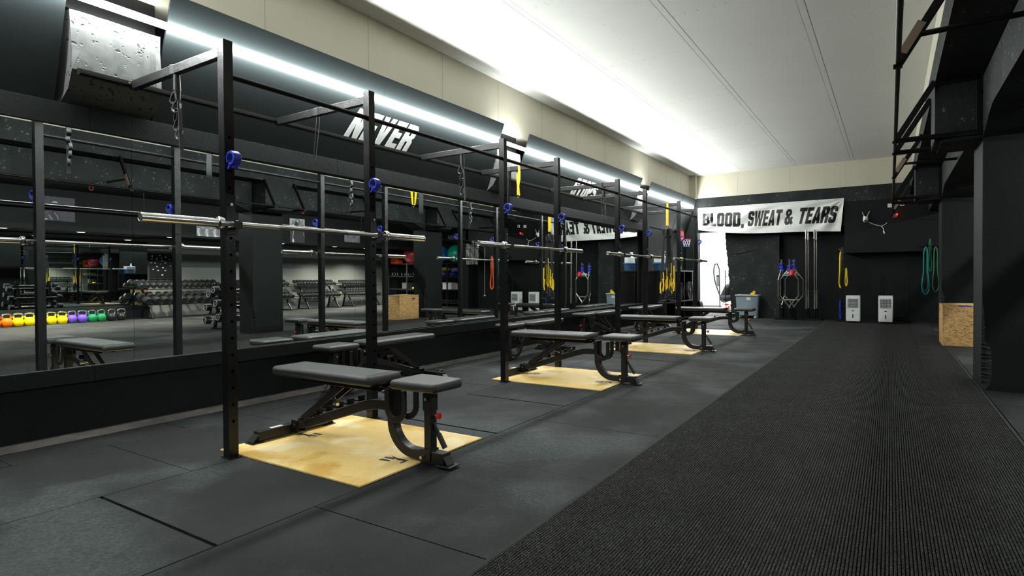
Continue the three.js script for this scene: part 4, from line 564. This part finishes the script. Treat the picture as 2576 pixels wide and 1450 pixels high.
  const loop = (name, label, mt, X, Z, y0, y1, w, r, group, fl = 1) => { const o = thing(name, label, 'band', [X, 0, Z], 0, group); const n = 3; part('strand', tube([V(0, y0, 0), V(-w * 0.5, y0 - 0.08, 0), V(-w * 0.7, (y0 + y1) / 2, 0.006), V(-w, y1 + 0.1, 0), V(0, y1, 0.004), V(w, y1 + 0.1, 0), V(w * 0.6, (y0 + y1) / 2, -0.006), V(w * 0.45, y0 - 0.08, 0)], r, 60, 7, true).scale(1, 1, fl), mt, o); return o; };
  loop('exercise_band', 'bundle of yellow flat bands hanging at the post beside the boxed panel', m.yellow, -0.985, 15.82, 1.64, 0.78, 0.028, 0.017, undefined, 1.2); loop('exercise_band', 'short yellow band hanging on the panel side of the post', m.yellow, -0.875, 15.8, 1.25, 0.83, 0.024, 0.014);
  loop('jump_rope', 'blue and green jump rope trailing from the post to the floor', m.blue, -0.99, 15.7, 0.5, 0.06, 0.02, 0.008);
  loop('exercise_band', 'bright teal rubber band hanging on the back wall, longest of the set', m.teal, 0.655, 15.9, 1.70, 0.64, 0.06, 0.011); loop('exercise_band', 'thin teal rubber band hung beside the long bright one', m.teal, 0.645, 15.93, 1.68, 0.69, 0.045, 0.007);
  loop('exercise_band', 'green rubber band hung highest on the back wall', m.green, 0.735, 15.95, 1.88, 1.15, 0.025, 0.01); loop('exercise_band', 'dark green rubber band hung next to the column edge', m.green, 0.835, 15.9, 1.70, 0.70, 0.05, 0.011);
  loop('exercise_band', 'wide bright orange band hanging beside the chains', m.orange, 1.11, 15.9, 1.74, 0.67, 0.055, 0.026); loop('exercise_band', 'narrow yellow rubber band hung between the green ones', m.yellow, 0.95, 15.9, 1.70, 0.68, 0.03, 0.009); loop('exercise_band', 'wide green rubber band hung next to the orange one', m.green, 1.03, 15.93, 1.72, 0.75, 0.03, 0.02);
  const hk = thing('wall_hook_rail', 'black rail of hooks carrying the coloured bands', 'rail', [0.9, 1.74, 16.06]); part('rail', bx(0.7, 0.05, 0.02, 0, 0, 0, 0.002), m.steelDark, hk); for (const x of [-0.245, -0.165, -0.065, 0.05, 0.13, 0.21]) part('hook', rod(V(x, 0, 0.01), V(x, -0.02, 0.16), 0.007, 8), m.steelDark, hk);
  single('wall_plate', bx(0.1, 0.09, 0.012, 0, 0, 0, 0.004), m.white, 'blank white square wall plate high on the boxed panel', 'plate').position.set(-0.01, 2.68, -(ZB - 0.008));
  const so = thing('wall_socket', 'white wall socket with a dark round centre on the boxed panel', 'socket', [0.22, 2.697, ZB - 0.008]); part('plate', bx(0.085, 0.085, 0.012, 0, 0, 0, 0.004), m.white, so); part('inset', cyl(0.028, 0.028, 0.006, 16).rotateX(Math.PI / 2).translate(0.004, 0, 0.006), m.darkGrille, so);
  const cam = thing('security_camera', 'white security camera with two antennas on the boxed panel', 'camera', [-0.494, 2.37, ZB - 0.06]); part('body', [new THREE.SphereGeometry(0.055, 20, 14), cyl(0.05, 0.055, 0.07, 18).translate(0, 0.05, 0)], m.white, cam); part('lens', [cyl(0.028, 0.028, 0.02, 16).rotateX(Math.PI / 2).translate(0, -0.02, 0.05)], m.black, cam); part('antenna', rod(V(-0.03, 0.09, 0), V(-0.07, 0.19, 0), 0.006, 8), m.white, cam); part('antenna', rod(V(0.03, 0.09, 0), V(0.08, 0.2, 0), 0.006, 8), m.white, cam); part('mount', bx(0.06, 0.08, 0.05, 0, 0.05, -0.04, 0.01), m.white, cam);
  single('camera_cable', [tube([W(-0.44, 2.33, ZB - 0.03), W(-0.36, 2.28, ZB - 0.02), W(-0.27, 2.24, ZB - 0.02), W(-0.19, 2.215, ZB - 0.02), W(-0.15, 2.17, ZB - 0.02), W(-0.13, 2.07, ZB - 0.02)], 0.008, 30, 6), tube([W(-0.19, 2.215, ZB - 0.02), W(-0.12, 2.24, ZB - 0.02), W(-0.07, 2.29, ZB - 0.02)], 0.007, 12, 6), rod(W(-0.14, 2.1, ZB - 0.02), W(-0.12, 2.04, ZB - 0.02), 0.014, 8)], m.white, 'white cable with a plug looping from the security camera', 'cable');
  const ex = thing('alarm_box', 'small dark box with a glowing red light on the boxed panel', 'alarm', [0.105, 2.45, ZB - 0.02]); part('box', bx(0.09, 0.08, 0.04, -0.02, -0.02, 0, 0.006), m.darkGrille, ex); part('red_light', new THREE.SphereGeometry(0.022, 14, 10).translate(0.015, 0.015, 0.025), m.redGlow, ex); const rl = new THREE.PointLight(0xff1008, 0.03, 0, 2); rl.position.set(0.12, 2.465, -(ZB - 0.075)); rl.castShadow = true; rl.shadow.radius = 1; scene.add(rl);
}
// ───────────── steelwork on the beam, and the crate ─────────────
{
  const br = (Z, label, mid) => { const o = thing('steel_bracket', label, 'bracket', [0, 0, Z]); 
    part('diagonal', bar(V(0.04, 2.39, 0), V(0.35, 2.91, 0), 0.03, 0.05), m.steelDark, o);
    if (mid) { part('rusty_splice', bar(V(0.06, 2.45, 0.018), V(0.16, 2.62, 0.018), 0.008, 0.05), m.rust, o, 'brown unpainted splice plate'); part('tie_bar', rod(V(0.14, 2.55, 0), V(0.72, 2.555, 0), 0.017, 12), m.steelDark, o); }
    else { part('lower_bar', bar(V(0.03, 2.385, 0), V(0.71, 2.385, 0), 0.04, 0.045), m.steelDark, o); part('side_bar', bar(V(0.69, 2.40, 0), V(0.69, 2.9, 0), 0.012, 0.05), m.steelDark, o); part('upper_bar', bar(V(0.36, 2.895, 0), V(0.7, 2.895, 0), 0.012, 0.05), m.steelDark, o); for (const y of [2.53, 2.75]) part('bolt', rod(V(0.69, y, 0.006), V(0.69, y, 0.03), 0.012, 8), m.steelDark, o); }
    part('clamp', [bx(0.05, 0.02, 0.05, 0.035, 2.375, 0, 0.004)], m.steelDark, o); return o; };
  br(6.905, 'black angle steel bracket on the near face of the first column corbel'); br(7.565, 'black angle steel bracket on the far face of the first column corbel'); br(12.055, 'black angle steel bracket on the near face of the second column corbel'); br(12.745, 'black angle steel bracket on the far face of the second column corbel');
  br(4.42, 'black diagonal bracket with a brown splice between corbels, nearest the camera', true); br(9.4, 'black diagonal bracket with tie bar between the first and second corbels', true); br(14.6, 'black diagonal bracket with tie bar beyond the second corbel', true);
  single('steel_rod', rod(W(0.035, 2.395, -1.5), W(0.035, 2.395, 15.6), 0.0165, 12), m.steelDark, 'long black steel pipe running along the bracket tips', 'pipe');
  single('ceiling_pipe', rod(W(2.0, 2.22, -1.8), W(2.0, 2.22, 16.0), 0.05, 20), m.steelDark, 'black ventilation pipe hung along the right aisle', 'pipe');
  const sp = thing('pipe_hanger', 'thin black rods holding the ventilation pipe', 'hanger'); for (const z of [0.5, 3, 5.6, 8.6, 11, 14]) part('hanger_rod', rod(W(2.0, 2.26, z), W(2.0, 2.9, z), 0.006, 6), m.steelDark, sp);
  for (const [z, w] of [[4.27, 'below the beam nearest the camera'], [8.23, 'below the beam beyond the first column']]) single('carabiner', new THREE.TorusGeometry(0.028, 0.005, 8, 20).scale(1, 1.25, 1).rotateY(Math.PI / 2), m.red, `small red carabiner hanging ${w}`, 'carabiner').position.set(0.9, 2.46, -z);
  const cr = thing('plyo_box', 'box of pressed wood strands with a black hand slot, standing by the second column', 'box', [0.91, 0, 11.33]);
  const P = 0.018; part('side_panel', metreUV(bx(P, 0.6, 0.74, -0.25 + P / 2, 0.3, 0, 0.002)), m.osb, cr); part('side_panel', metreUV(bx(P, 0.6, 0.74, 0.25 - P / 2, 0.3, 0, 0.002), 0.3), m.osb, cr); part('end_panel', metreUV(bx(0.5 - 2 * P - 0.001, 0.6, P, 0, 0.3, 0.37 - P / 2, 0.002), 0.7), m.osb, cr); part('end_panel', metreUV(bx(0.5 - 2 * P - 0.001, 0.6, P, 0, 0.3, -0.37 + P / 2, 0.002), 0.9), m.osb, cr); part('top_panel', metreUV(bx(0.5, P, 0.74, 0, 0.6 + P / 2, 0, 0.002)), m.osb, cr);
  part('hand_slot', bx(0.004, 0.028, 0.11, -0.2502, 0.52, -0.16, 0.0015), m.black, cr); part('edge_sticker', bx(0.16, 0.016, 0.002, 0.02, 0.603, 0.371), m.blue, cr, 'narrow printed strip');
}

// ───────────── the right aisle (seen in the mirror) ─────────────
{
  const glossy = (r, g, b) => M({ color: lin(r, g, b), roughness: 0.18 });
  const cols = { orange: glossy(0.8, 0.14, 0.005), yellow: glossy(0.8, 0.56, 0.005), purple: glossy(0.12, 0.06, 0.4), green: glossy(0.01, 0.18, 0.06), black: glossy(0.012, 0.012, 0.013) };
  const body = lathe([[0, 0], [0.06, 0], [0.075, 0.006], [0.095, 0.045], [0.104, 0.095], [0.098, 0.135], [0.08, 0.168], [0.05, 0.188], [0.0, 0.192]], 32);
  const grip = tube([V(0, 0.165, -0.075), V(0, 0.215, -0.086), V(0, 0.258, -0.078), V(0, 0.275, -0.045), V(0, 0.277, 0.045), V(0, 0.258, 0.078), V(0, 0.215, 0.086), V(0, 0.165, 0.075)], 0.0165, 36, 10);
  const put = (colour, Z, label, grp) => { const o = thing('kettlebell', label, 'kettlebell', [6.72 + rr(-0.015, 0.015), 0, Z], rr(-0.25, 0.25), grp); part('bell', body, cols[colour], o); part('handle', grip, m.chrome, o); if (colour !== 'black') for (const s of [1, -1]) part('handle_root', tube([V(0, 0.15, s * 0.066), V(0, 0.2, s * 0.082), V(0, 0.225, s * 0.0835)], 0.0185, 10, 10), cols[colour], o); part('base', cyl(0.062, 0.06, 0.006, 24).translate(0, 0.003, 0), m.rubber, o); return o; };
  put('orange', 4.91, 'orange kettlebell at the near end of the row under the aisle mirror', 'orange kettlebells'); put('orange', 5.115, 'orange kettlebell standing next to the first yellow one', 'orange kettlebells');
  ['nearest the orange ones', 'second from the orange ones', 'third from the orange ones', 'second from the purple ones', 'next to the purple ones'].forEach((w, i) => put('yellow', 5.32 + i * 0.207, `yellow kettlebell in the row, ${w}`, 'yellow kettlebells'));
  put('purple', 6.355, 'purple kettlebell standing next to the yellow ones', 'purple kettlebells'); put('purple', 6.56, 'purple kettlebell standing next to the green ones', 'purple kettlebells'); put('green', 6.765, 'green kettlebell standing next to the purple ones', 'green kettlebells'); put('green', 6.97, 'green kettlebell standing next to the black ones', 'green kettlebells'); put('black', 7.20, 'black kettlebell standing next to the green ones', 'black kettlebells'); put('black', 7.42, 'black kettlebell at the far end of the row', 'black kettlebells');
}
{ // dumbbell racks along the far wall, each tier full of hex dumbbells
  const rackAt = (za, zb, label, g) => {
    const o = thing('dumbbell_rack', label, 'rack', [za < 8 ? 6.7 : 6.86, 0, (za + zb) / 2]), L = zb - za;
    for (const [x, y] of [[0.16, 0.78], [-0.06, 0.38]]) part('tray', [bar(V(x - 0.1, y - 0.02, -L / 2), V(x - 0.1, y - 0.02, L / 2), 0.05, 0.02), bar(V(x + 0.1, y + 0.05, -L / 2), V(x + 0.1, y + 0.05, L / 2), 0.05, 0.02)], m.steelDark, o);
    for (const s of [-1, 1]) { const z = s * (L / 2 - 0.3); part('leg', bar(V(-0.32, 0.0, z), V(0.27, 0.83, z), 0.035, 0.045), m.steelDark, o); part('leg', bar(V(0.25, 0.0, z), V(0.1, 0.6, z), 0.05, 0.05), m.steelDark, o); part('foot', bx(0.62, 0.03, 0.06, -0.02, 0.015, z), m.steelDark, o); }
    return o;
  };
  const make = (r, L) => { const o = new THREE.Group(); const hexg = new THREE.CylinderGeometry(r, r, L, 6), e = new THREE.CylinderGeometry(r * 0.86, r, 0.012, 6); for (const s of [1, -1]) { part('head', merge([hexg.clone().translate(0, s * (0.065 + L / 2), 0), e.clone().rotateX(s < 0 ? Math.PI : 0).translate(0, s * (0.065 + L + 0.006), 0)]).rotateZ(Math.PI / 2), m.rubberHex, o); } part('handle', cyl(0.015, 0.015, 0.135, 12).rotateZ(Math.PI / 2), m.chrome, o); return o; };
  const ord = ['first', 'second', 'third', 'fourth'];
  [[7.72, 10.2], [10.32, 12.7], [12.82, 14.7], [14.8, 16.7]].forEach(([za, zb], k) => {
    rackAt(za, zb, `black two tier dumbbell rack, ${ord[k]} from the blackboard`);
    for (const tier of [0, 1]) { const n = [[14, 10], [15, 13], [14, 12], [15, 14]][k][tier], r = [[0.074, 0.1], [0.068, 0.078], [0.06, 0.068], [0.056, 0.06]][k][tier], proto = make(r, r * 1.35);
      for (let i = 0; i < n; i++) { const o = proto.clone(); o.name = numbered('dumbbell'); const x = (k ? 6.86 : 6.7) + (tier ? -0.06 : 0.16), y = (tier ? 0.41 : 0.81) + r * 0.95, z = za + 0.1 + (zb - za - 0.2) * (i + 0.5) / n; o.position.set(x, y + 0.015, -z); o.rotation.set(rr(-0.03, 0.03), rr(-0.05, 0.05), Math.atan2(0.07, 0.2)); scene.add(o); tag(o, `black rubber hex dumbbell on the ${tier ? 'lower' : 'upper'} tier of the ${ord[k]} rack from the blackboard`, 'dumbbell', `dumbbells on the ${tier ? 'lower' : 'upper'} tier of the ${ord[k]} rack`); } }
  });
}
{ // A-frame of fixed barbells by the first column
  const o = thing('barbell_stand', 'black A-frame stand of fixed barbells beyond the first column', 'rack', [2.05, 0, 7.55]);
  for (const z of [0.4, -0.4]) { for (const s of [-1, 1]) part('leg', bar(V(0.3 * s, 0.0, z), V(0.02 * s, 0.95, z), 0.05, 0.06), m.steelDark, o); part('foot', bx(0.75, 0.03, 0.06, 0, 0.015, z), m.steelDark, o); part('cross_bar', bx(0.34, 0.04, 0.04, 0, 0.45, z), m.rust, o); }
  [[0.085, 0.74, 'outer side top'], [0.205, 0.47, 'outer side middle'], [0.235, 0.195, 'outer side bottom'], [-0.07, 0.825, 'column side top'], [-0.145, 0.56, 'column side middle'], [-0.215, 0.28, 'column side bottom']].forEach(([x, y, w]) => { const b = thing('fixed_barbell', `fixed barbell with black round heads on the stand, ${w}`, 'barbell', [2.05 + x, y, 7.55], 0, 'fixed barbells on the stand');
    part('bar', rod(V(0, 0, -0.56), V(0, 0, 0.56), 0.015, 12), m.chrome, b); for (const s of [1, -1]) { part('head', lathe([[0, -0.06], [0.07, -0.06], [0.078, -0.05], [0.078, 0.05], [0.07, 0.06], [0, 0.06]], 28).rotateX(Math.PI / 2).translate(0, 0, s * 0.6), m.rubberHex, b); part('ring', new THREE.TorusGeometry(0.06, 0.0045, 6, 28).translate(0, 0, s * 0.661), m.offwhite, b); part('number_mark', bx(0.01, 0.04, 0.002, 0.004, 0, s * 0.661), m.offwhite, b); }
    part('rest', bx(0.04, 0.05, 0.9, -Math.sign(x) * 0.035, -0.03, 0), m.steelDark, b); });
}
{ // blackboard with paper notes
  const o = thing('blackboard', 'framed blackboard with pale paper notes on the grey wall', 'board', [XR - 0.012, 1.37, 8.72]); const w = 0.66, h = 0.76;
  part('surface', bx(0.012, h, w), m.steelDark, o); for (const s of [1, -1]) { part('frame_bar', bx(0.03, 0.05, w + 0.1, -0.005, s * (h / 2 + 0.02), 0), m.rubber, o); part('frame_bar', bx(0.03, h, 0.05, -0.005, 0, s * (w / 2 + 0.02)), m.rubber, o); } part('chalk_ledge', bx(0.05, 0.012, w, -0.03, -h / 2 + 0.04, 0), m.rubber, o);
  [[-0.24, 0.28, 1], [-0.04, 0.3], [0.12, 0.26], [-0.25, 0.21], [-0.12, 0.21, 1], [0.0, 0.23], [0.02, 0.16], [0.1, 0.1], [-0.27, 0.1], [-0.17, 0.09], [-0.02, 0.07], [-0.12, 0.0], [0.04, -0.03], [-0.22, -0.08], [-0.09, -0.11], [0.1, -0.11], [0.02, -0.23], [0.22, 0.2], [0.24, 0.02]].forEach(([z, y, c], i) => { const t = thing('paper_note', 'small pale paper note stuck on the blackboard', 'note', [XR - 0.0195, 1.37 + y, 8.72 + z], 0, 'paper notes on the blackboard'); part('sheet', c ? cyl(0.026, 0.026, 0.002, 14).rotateZ(Math.PI / 2) : bx(0.002, rr(0.022, 0.034), rr(0.036, 0.05)).rotateX(rr(-0.3, 0.3)), i === 10 ? m.rust : m.offwhite, t); });
}
{ // monochrome photographs on the soffit board: plain invented pictures
  const pic = (fn) => { const c = document.createElement('canvas'); c.width = c.height = 256; const x = c.getContext('2d'); fn(x); const t = new THREE.CanvasTexture(c); t.colorSpace = THREE.SRGBColorSpace; return M({ map: t, roughness: 0.5 }); };
  const noise = (x, a, b, n) => { for (let i = 0; i < n; i++) { const v = Math.round(rr(a, b)); x.fillStyle = `rgba(${v},${v},${v + 6},0.25)`; x.fillRect(rnd() * 256, rnd() * 256, rr(4, 30), rr(4, 60)); } };
  const limb = (x, pts, w, col) => { x.strokeStyle = col; x.lineWidth = w; x.lineCap = x.lineJoin = 'round'; x.beginPath(); pts.forEach(([a, b], i) => (i ? x.lineTo(a, b) : x.moveTo(a, b))); x.stroke(); };
  const P = [
    [5.18, 5.73, 2.245, 2.74, 'dark photograph of a bent figure in a pale cap, nearest on the soffit', pic((x) => { x.fillStyle = '#3a3a44'; x.fillRect(0, 0, 256, 256); noise(x, 40, 85, 500); limb(x, [[175, 70], [190, 140], [170, 200], [150, 250]], 46, '#22222a'); x.fillStyle = '#26262c'; x.beginPath(); x.arc(165, 70, 26, 0, 7); x.fill(); x.fillStyle = '#cfd4d8'; x.beginPath(); x.moveTo(140, 66); x.quadraticCurveTo(160, 30, 195, 66); x.lineTo(165, 62); x.fill(); limb(x, [[180, 120], [200, 145]], 16, '#b9bdc4'); limb(x, [[170, 170], [148, 205], [140, 240]], 8, '#8a8a94'); limb(x, [[215, 200], [190, 240]], 8, '#9a9aa2'); x.fillStyle = '#c8c8cc'; x.fillRect(228, 236, 28, 12); })],
    [8.35, 9.0, 2.11, 2.36, 'wide pale photograph of several blurred figures on the soffit', pic((x) => { x.fillStyle = '#8d8d92'; x.fillRect(0, 0, 256, 256); noise(x, 90, 190, 500); for (let i = 0; i < 6; i++) { const a = 20 + i * 42; limb(x, [[a, 60], [a + 8, 140], [a - 4, 250]], 22, i % 2 ? '#d8dcd8' : '#77777c'); x.fillStyle = i % 2 ? '#6a6a70' : '#c8c8c8'; x.beginPath(); x.arc(a, 40, 13, 0, 7); x.fill(); } })],
    [11.12, 11.65, 2.09, 2.785, 'tall photograph of a dark figure before a white sky on the soffit', pic((x) => { x.fillStyle = '#cfd6d4'; x.fillRect(0, 0, 256, 120); x.fillStyle = '#141418'; x.fillRect(0, 110, 256, 146); noise(x, 10, 50, 160); limb(x, [[140, 80], [140, 180]], 80, '#101014'); x.fillStyle = '#15151a'; x.beginPath(); x.arc(140, 66, 34, 0, 7); x.fill(); limb(x, [[190, 120], [205, 200], [190, 250]], 14, '#a8a8b4'); x.fillStyle = '#d4d4dc'; x.beginPath(); x.ellipse(200, 236, 16, 24, 0, 0, 7); x.fill(); limb(x, [[20, 150], [14, 180]], 12, '#888890'); })],
    [13.2, 13.87, 2.2, 2.6, 'grey photograph of a crowd, fourth along the soffit', pic((x) => { x.fillStyle = '#77777c'; x.fillRect(0, 0, 256, 256); noise(x, 70, 170, 900); })],
    [14.6, 15.03, 2.25, 2.68, 'dark photograph with scattered pale shapes, farthest along the soffit', pic((x) => { x.fillStyle = '#25252c'; x.fillRect(0, 0, 256, 256); noise(x, 30, 80, 300); limb(x, [[60, 220], [110, 120], [150, 60]], 20, '#4a4a54'); x.fillStyle = '#b0b0b8'; for (let i = 0; i < 6; i++) x.fillRect(rnd() * 230, rnd() * 230, 14, 16); })]];
  for (const [za, zb, ya, yb, label, mt] of P) { const o = thing('wall_photo', label, 'photo', [4.99, (ya + yb) / 2, (za + zb) / 2]); const g = new THREE.PlaneGeometry(zb - za, yb - ya).rotateY(-Math.PI / 2).translate(-0.006, 0, 0); part('print', g, mt, o); part('backing', bx(0.01, yb - ya, zb - za), m.rubber, o); }
}
{ // shelving with balls against the back of the right aisle
  const o = thing('storage_shelf', 'tall dark open shelving with exercise balls at the end of the right aisle', 'shelf', [4.65, 0, 17.15]);
  for (const x of [-1.9, -0.95, 0, 0.95, 1.9]) for (const z of [0.25, -0.25]) part('post', bx(0.04, 1.62, 0.04, x, 0.81, z), m.benchSteel, o);
  for (const y of [0.12, 0.6, 1.08, 1.56]) part('shelf_board', bx(3.84, 0.03, 0.54, 0, y, 0), m.benchSteel, o);
  const ball = (X, r, c, label) => { const b = thing('exercise_ball', label, 'ball', [X, 1.576 + r, 17.12]); part('skin', new THREE.SphereGeometry(r, 36, 24), M({ color: c, roughness: 0.3 }), b); part('valve', rod(V(0, 0, r - 0.002), V(0.0, 0, r + 0.004), 0.012, 10), m.white, b); part('ridge', [0.0, 0.12, -0.12].map((y) => new THREE.TorusGeometry(Math.sqrt(1 - y * y) * r, 0.003, 6, 40).rotateX(Math.PI / 2).translate(0, y * r, 0)), M({ color: c, roughness: 0.3 }), b); };
  ball(3.45, 0.33, lin(0.0, 0.32, 0.2), 'large green exercise ball on the top shelf'); ball(4.2, 0.33, lin(0.02, 0.13, 0.36), 'large blue exercise ball on the top shelf, partly behind the column'); ball(5.55, 0.33, lin(0.5, 0.06, 0.08), 'large pink exercise ball on the top shelf');
  const bxm = (name, X, y, w, h, d, mt, label, cat) => { const b = thing(name, label, cat, [X, y, 17.1]); part('body', bx(w, h, d, 0, h / 2, 0, 0.01), mt, b); part('lid', bx(w + 0.02, 0.025, d + 0.02, 0, h + 0.0125, 0, 0.004), mt, b); return b; };
  bxm('storage_box', 6.3, 1.576, 0.36, 0.36, 0.3, m.orange, 'bright orange box on the top shelf, left of the pink ball', 'box'); bxm('storage_box', 3.75, 0.616, 0.4, 0.22, 0.3, m.offwhite, 'pale plastic box on the middle shelf', 'box'); bxm('storage_box', 3.3, 0.616, 0.26, 0.2, 0.3, M({ color: lin(0.3, 0.2, 0.25), roughness: 0.5 }), 'mauve plastic box on the middle shelf', 'box'); bxm('storage_box', 2.95, 0.616, 0.3, 0.2, 0.3, m.green, 'dark green box on the middle shelf, closest to the chains', 'box'); bxm('storage_box', 5.75, 0.616, 0.3, 0.2, 0.3, m.darkGrille, 'dark grey box on the middle shelf', 'box');
  const roll = (X, y, c, r, label) => { const b = thing('foam_roller', label, 'roller', [X, y + r, 17.05], 0); part('foam', lathe([[r * 0.5, -0.18], [r, -0.18], [r, 0.18], [r * 0.5, 0.18], [r * 0.5, -0.18]], 22).rotateX(Math.PI / 2), M({ color: c, roughness: 0.6 }), b); };
  roll(4.0, 1.096, lin(0.16, 0.1, 0.42), 0.09, 'big purple foam roller on the upper middle shelf'); roll(3.86, 1.28, lin(0.3, 0.35, 0.05), 0.07, 'green ended roller lying on the purple one'); roll(3.5, 1.096, lin(0.02, 0.06, 0.5), 0.07, 'blue foam roller on the upper middle shelf'); roll(3.42, 1.245, lin(0.25, 0.18, 0.4), 0.075, 'lilac roller with an orange core stacked on the blue one');
  for (let i = 0; i < 12; i++) { const b = thing('small_dumbbell', 'small dark dumbbell on the bottom shelf', 'dumbbell', [2.95 + i * 0.14, 0.2, 17.0], 0, 'small dumbbells on the bottom shelf'); for (const s of [1, -1]) part('head', cyl(0.045, 0.045, 0.07, 6).rotateX(Math.PI / 2).translate(0, 0, s * 0.08), m.rubberHex, b); part('handle', rod(V(0, 0, -0.06), V(0, 0, 0.06), 0.013, 8), m.chrome, b); }
  for (let i = 0; i < 7; i++) { const b = thing('pulley_stirrup', 'chrome cable stirrup grip lying on the upper middle shelf', 'grip', [5.15 + i * 0.2, 1.112, 17.0], rr(0, 3), 'cable stirrup grips on the shelf'); part('bar', rod(V(-0.08, 0.02, 0), V(0.08, 0.02, 0), 0.014, 10), m.chrome, b); part('loop', tube([V(-0.08, 0.02, 0), V(-0.06, 0.09, 0.02), V(0, 0.13, 0.03), V(0.06, 0.09, 0.02), V(0.08, 0.02, 0)], 0.006, 18, 6), m.chrome, b); }
  single('ankle_strap', bx(0.2, 0.06, 0.12, 0, 0.03, 0, 0.02), m.yellow, 'yellow strap lying on the middle shelf beside the dark box', 'strap').position.set(5.3, 0.616, -17.0);
  single('toy_net', bx(0.3, 0.12, 0.2, 0, 0.06, 0, 0.04), m.red, 'crimson strap coil lying before the green ball', 'strap').position.set(3.05, 1.576, -16.98);
  const bd = thing('wall_board', 'black board shelf above the exercise balls', 'shelf', [3.7, 2.40, 17.4]); part('board', bx(2.2, 0.04, 0.4), m.steelDark, bd); part('support', bx(0.04, 0.2, 0.3, -0.9, -0.11, 0), m.steelDark, bd); part('support', bx(0.04, 0.2, 0.3, 0.9, -0.11, 0), m.steelDark, bd);
  const tm = thing('timer_display', 'unlit six digit timer with pale segments on the black board shelf', 'timer', [3.5, 2.42, 17.25], 0.12); part('case', bx(0.95, 0.2, 0.06, 0, 0.1, 0, 0.006), m.rubber, tm);
  const seg = (x) => { const s = []; for (const y of [0.04, 0.1, 0.16]) s.push(bx(0.07, 0.014, 0.002, x, y, 0.032)); for (const y of [0.07, 0.13]) for (const d of [-0.042, 0.042]) s.push(bx(0.014, 0.045, 0.002, x + d, y, 0.032)); return merge(s); }; [-0.38, -0.25, -0.07, 0.06, 0.24, 0.37].forEach((x) => part('digit', seg(x), m.offwhite, tm)); for (const x of [-0.16, 0.15]) part('colon', merge([bx(0.02, 0.02, 0.002, x, 0.07, 0.032), bx(0.02, 0.02, 0.002, x, 0.13, 0.032)]), m.offwhite, tm);
  // lifting chains hung in a bundle, a rope with a steel weight
  const rl = thing('chain_hook', 'black bar carrying the lifting chains', 'rail', [1.93, 2.27, 15.95]); part('bar', bx(0.6, 0.05, 0.05, 0, 0, 0, 0.004), m.steelDark, rl); part('bracket', bx(0.05, 0.1, 0.16, 0.2, 0, -0.08), m.steelDark, rl); part('bracket', bx(0.05, 0.1, 0.16, -0.2, 0, -0.08), m.steelDark, rl);
  const lk = new THREE.TorusGeometry(0.021, 0.0065, 6, 12).scale(0.8, 1.35, 1);
  for (let i = 0; i < 9; i++) { const c = thing('lifting_chain', 'bright steel lifting chain looped over the black bar', 'chain', [1.68 + i * 0.06, 0, 15.98 + 0.02 * (i % 3)], 0, 'lifting chains in one bundle'); const n = 18 + ((i * 5) % 5) - (i === 0 ? 4 : 0), g = []; for (const s of [0, 1]) for (let k = 0; k < n; k++) g.push(lk.clone().rotateY(k % 2 ? Math.PI / 2 : 0.2).translate(0.01 * s + 0.01 * Math.sin(k + i), 2.27 - k * 0.045, 0.03 + 0.03 * s)); const p = part('links', merge(g), m.chrome, c); p.userData.kind = 'stuff'; }
  const rp = thing('hanging_rope', 'pale rope with a round steel weight hanging near the floor', 'rope', [1.44, 0, 15.98]); part('cord', rod(V(0, 2.06, 0), V(0.01, 0.5, 0), 0.011, 10), M({ color: lin(0.35, 0.3, 0.22), roughness: 0.9 }), rp); part('weight', new THREE.SphereGeometry(0.055, 18, 12).translate(0.01, 0.45, 0), m.chrome, rp); part('peg', rod(V(0, 2.06, 0.01), V(0, 2.06, -0.12), 0.01, 8), m.steelDark, rp);
  // small basketball hoop by the doorway
  const hp = thing('toy_hoop', 'small red basketball hoop with a white and blue net beside the doorway', 'hoop', [-4.62, 2.05, 15.4]); part('backboard', bx(0.02, 0.26, 0.36, 0, 0.1, 0, 0.004), m.red, hp); part('rim', new THREE.TorusGeometry(0.11, 0.009, 8, 26).rotateX(Math.PI / 2).translate(0.13, 0, 0), m.red, hp);
  const nt = []; for (let i = 0; i < 10; i++) for (const s of [1, -1]) { const a = i * 0.628, b = a + s * 0.628 * 1.2; nt.push(tube([V(0.13 + 0.11 * Math.cos(a), 0, 0.11 * Math.sin(a)), V(0.13 + 0.085 * Math.cos((a + b) / 2), -0.09, 0.085 * Math.sin((a + b) / 2)), V(0.13 + 0.07 * Math.cos(b), -0.18, 0.07 * Math.sin(b))], 0.004, 6, 5)); } part('net', merge(nt), m.net, hp); part('blue_hem', new THREE.TorusGeometry(0.07, 0.009, 6, 22).rotateX(Math.PI / 2).translate(0.13, -0.185, 0), m.blue, hp);
}
scene.traverse((o) => { if (o.isLight && o.castShadow !== undefined && !o.isRectAreaLight) o.castShadow = true; });
renderer.render(scene, camera);
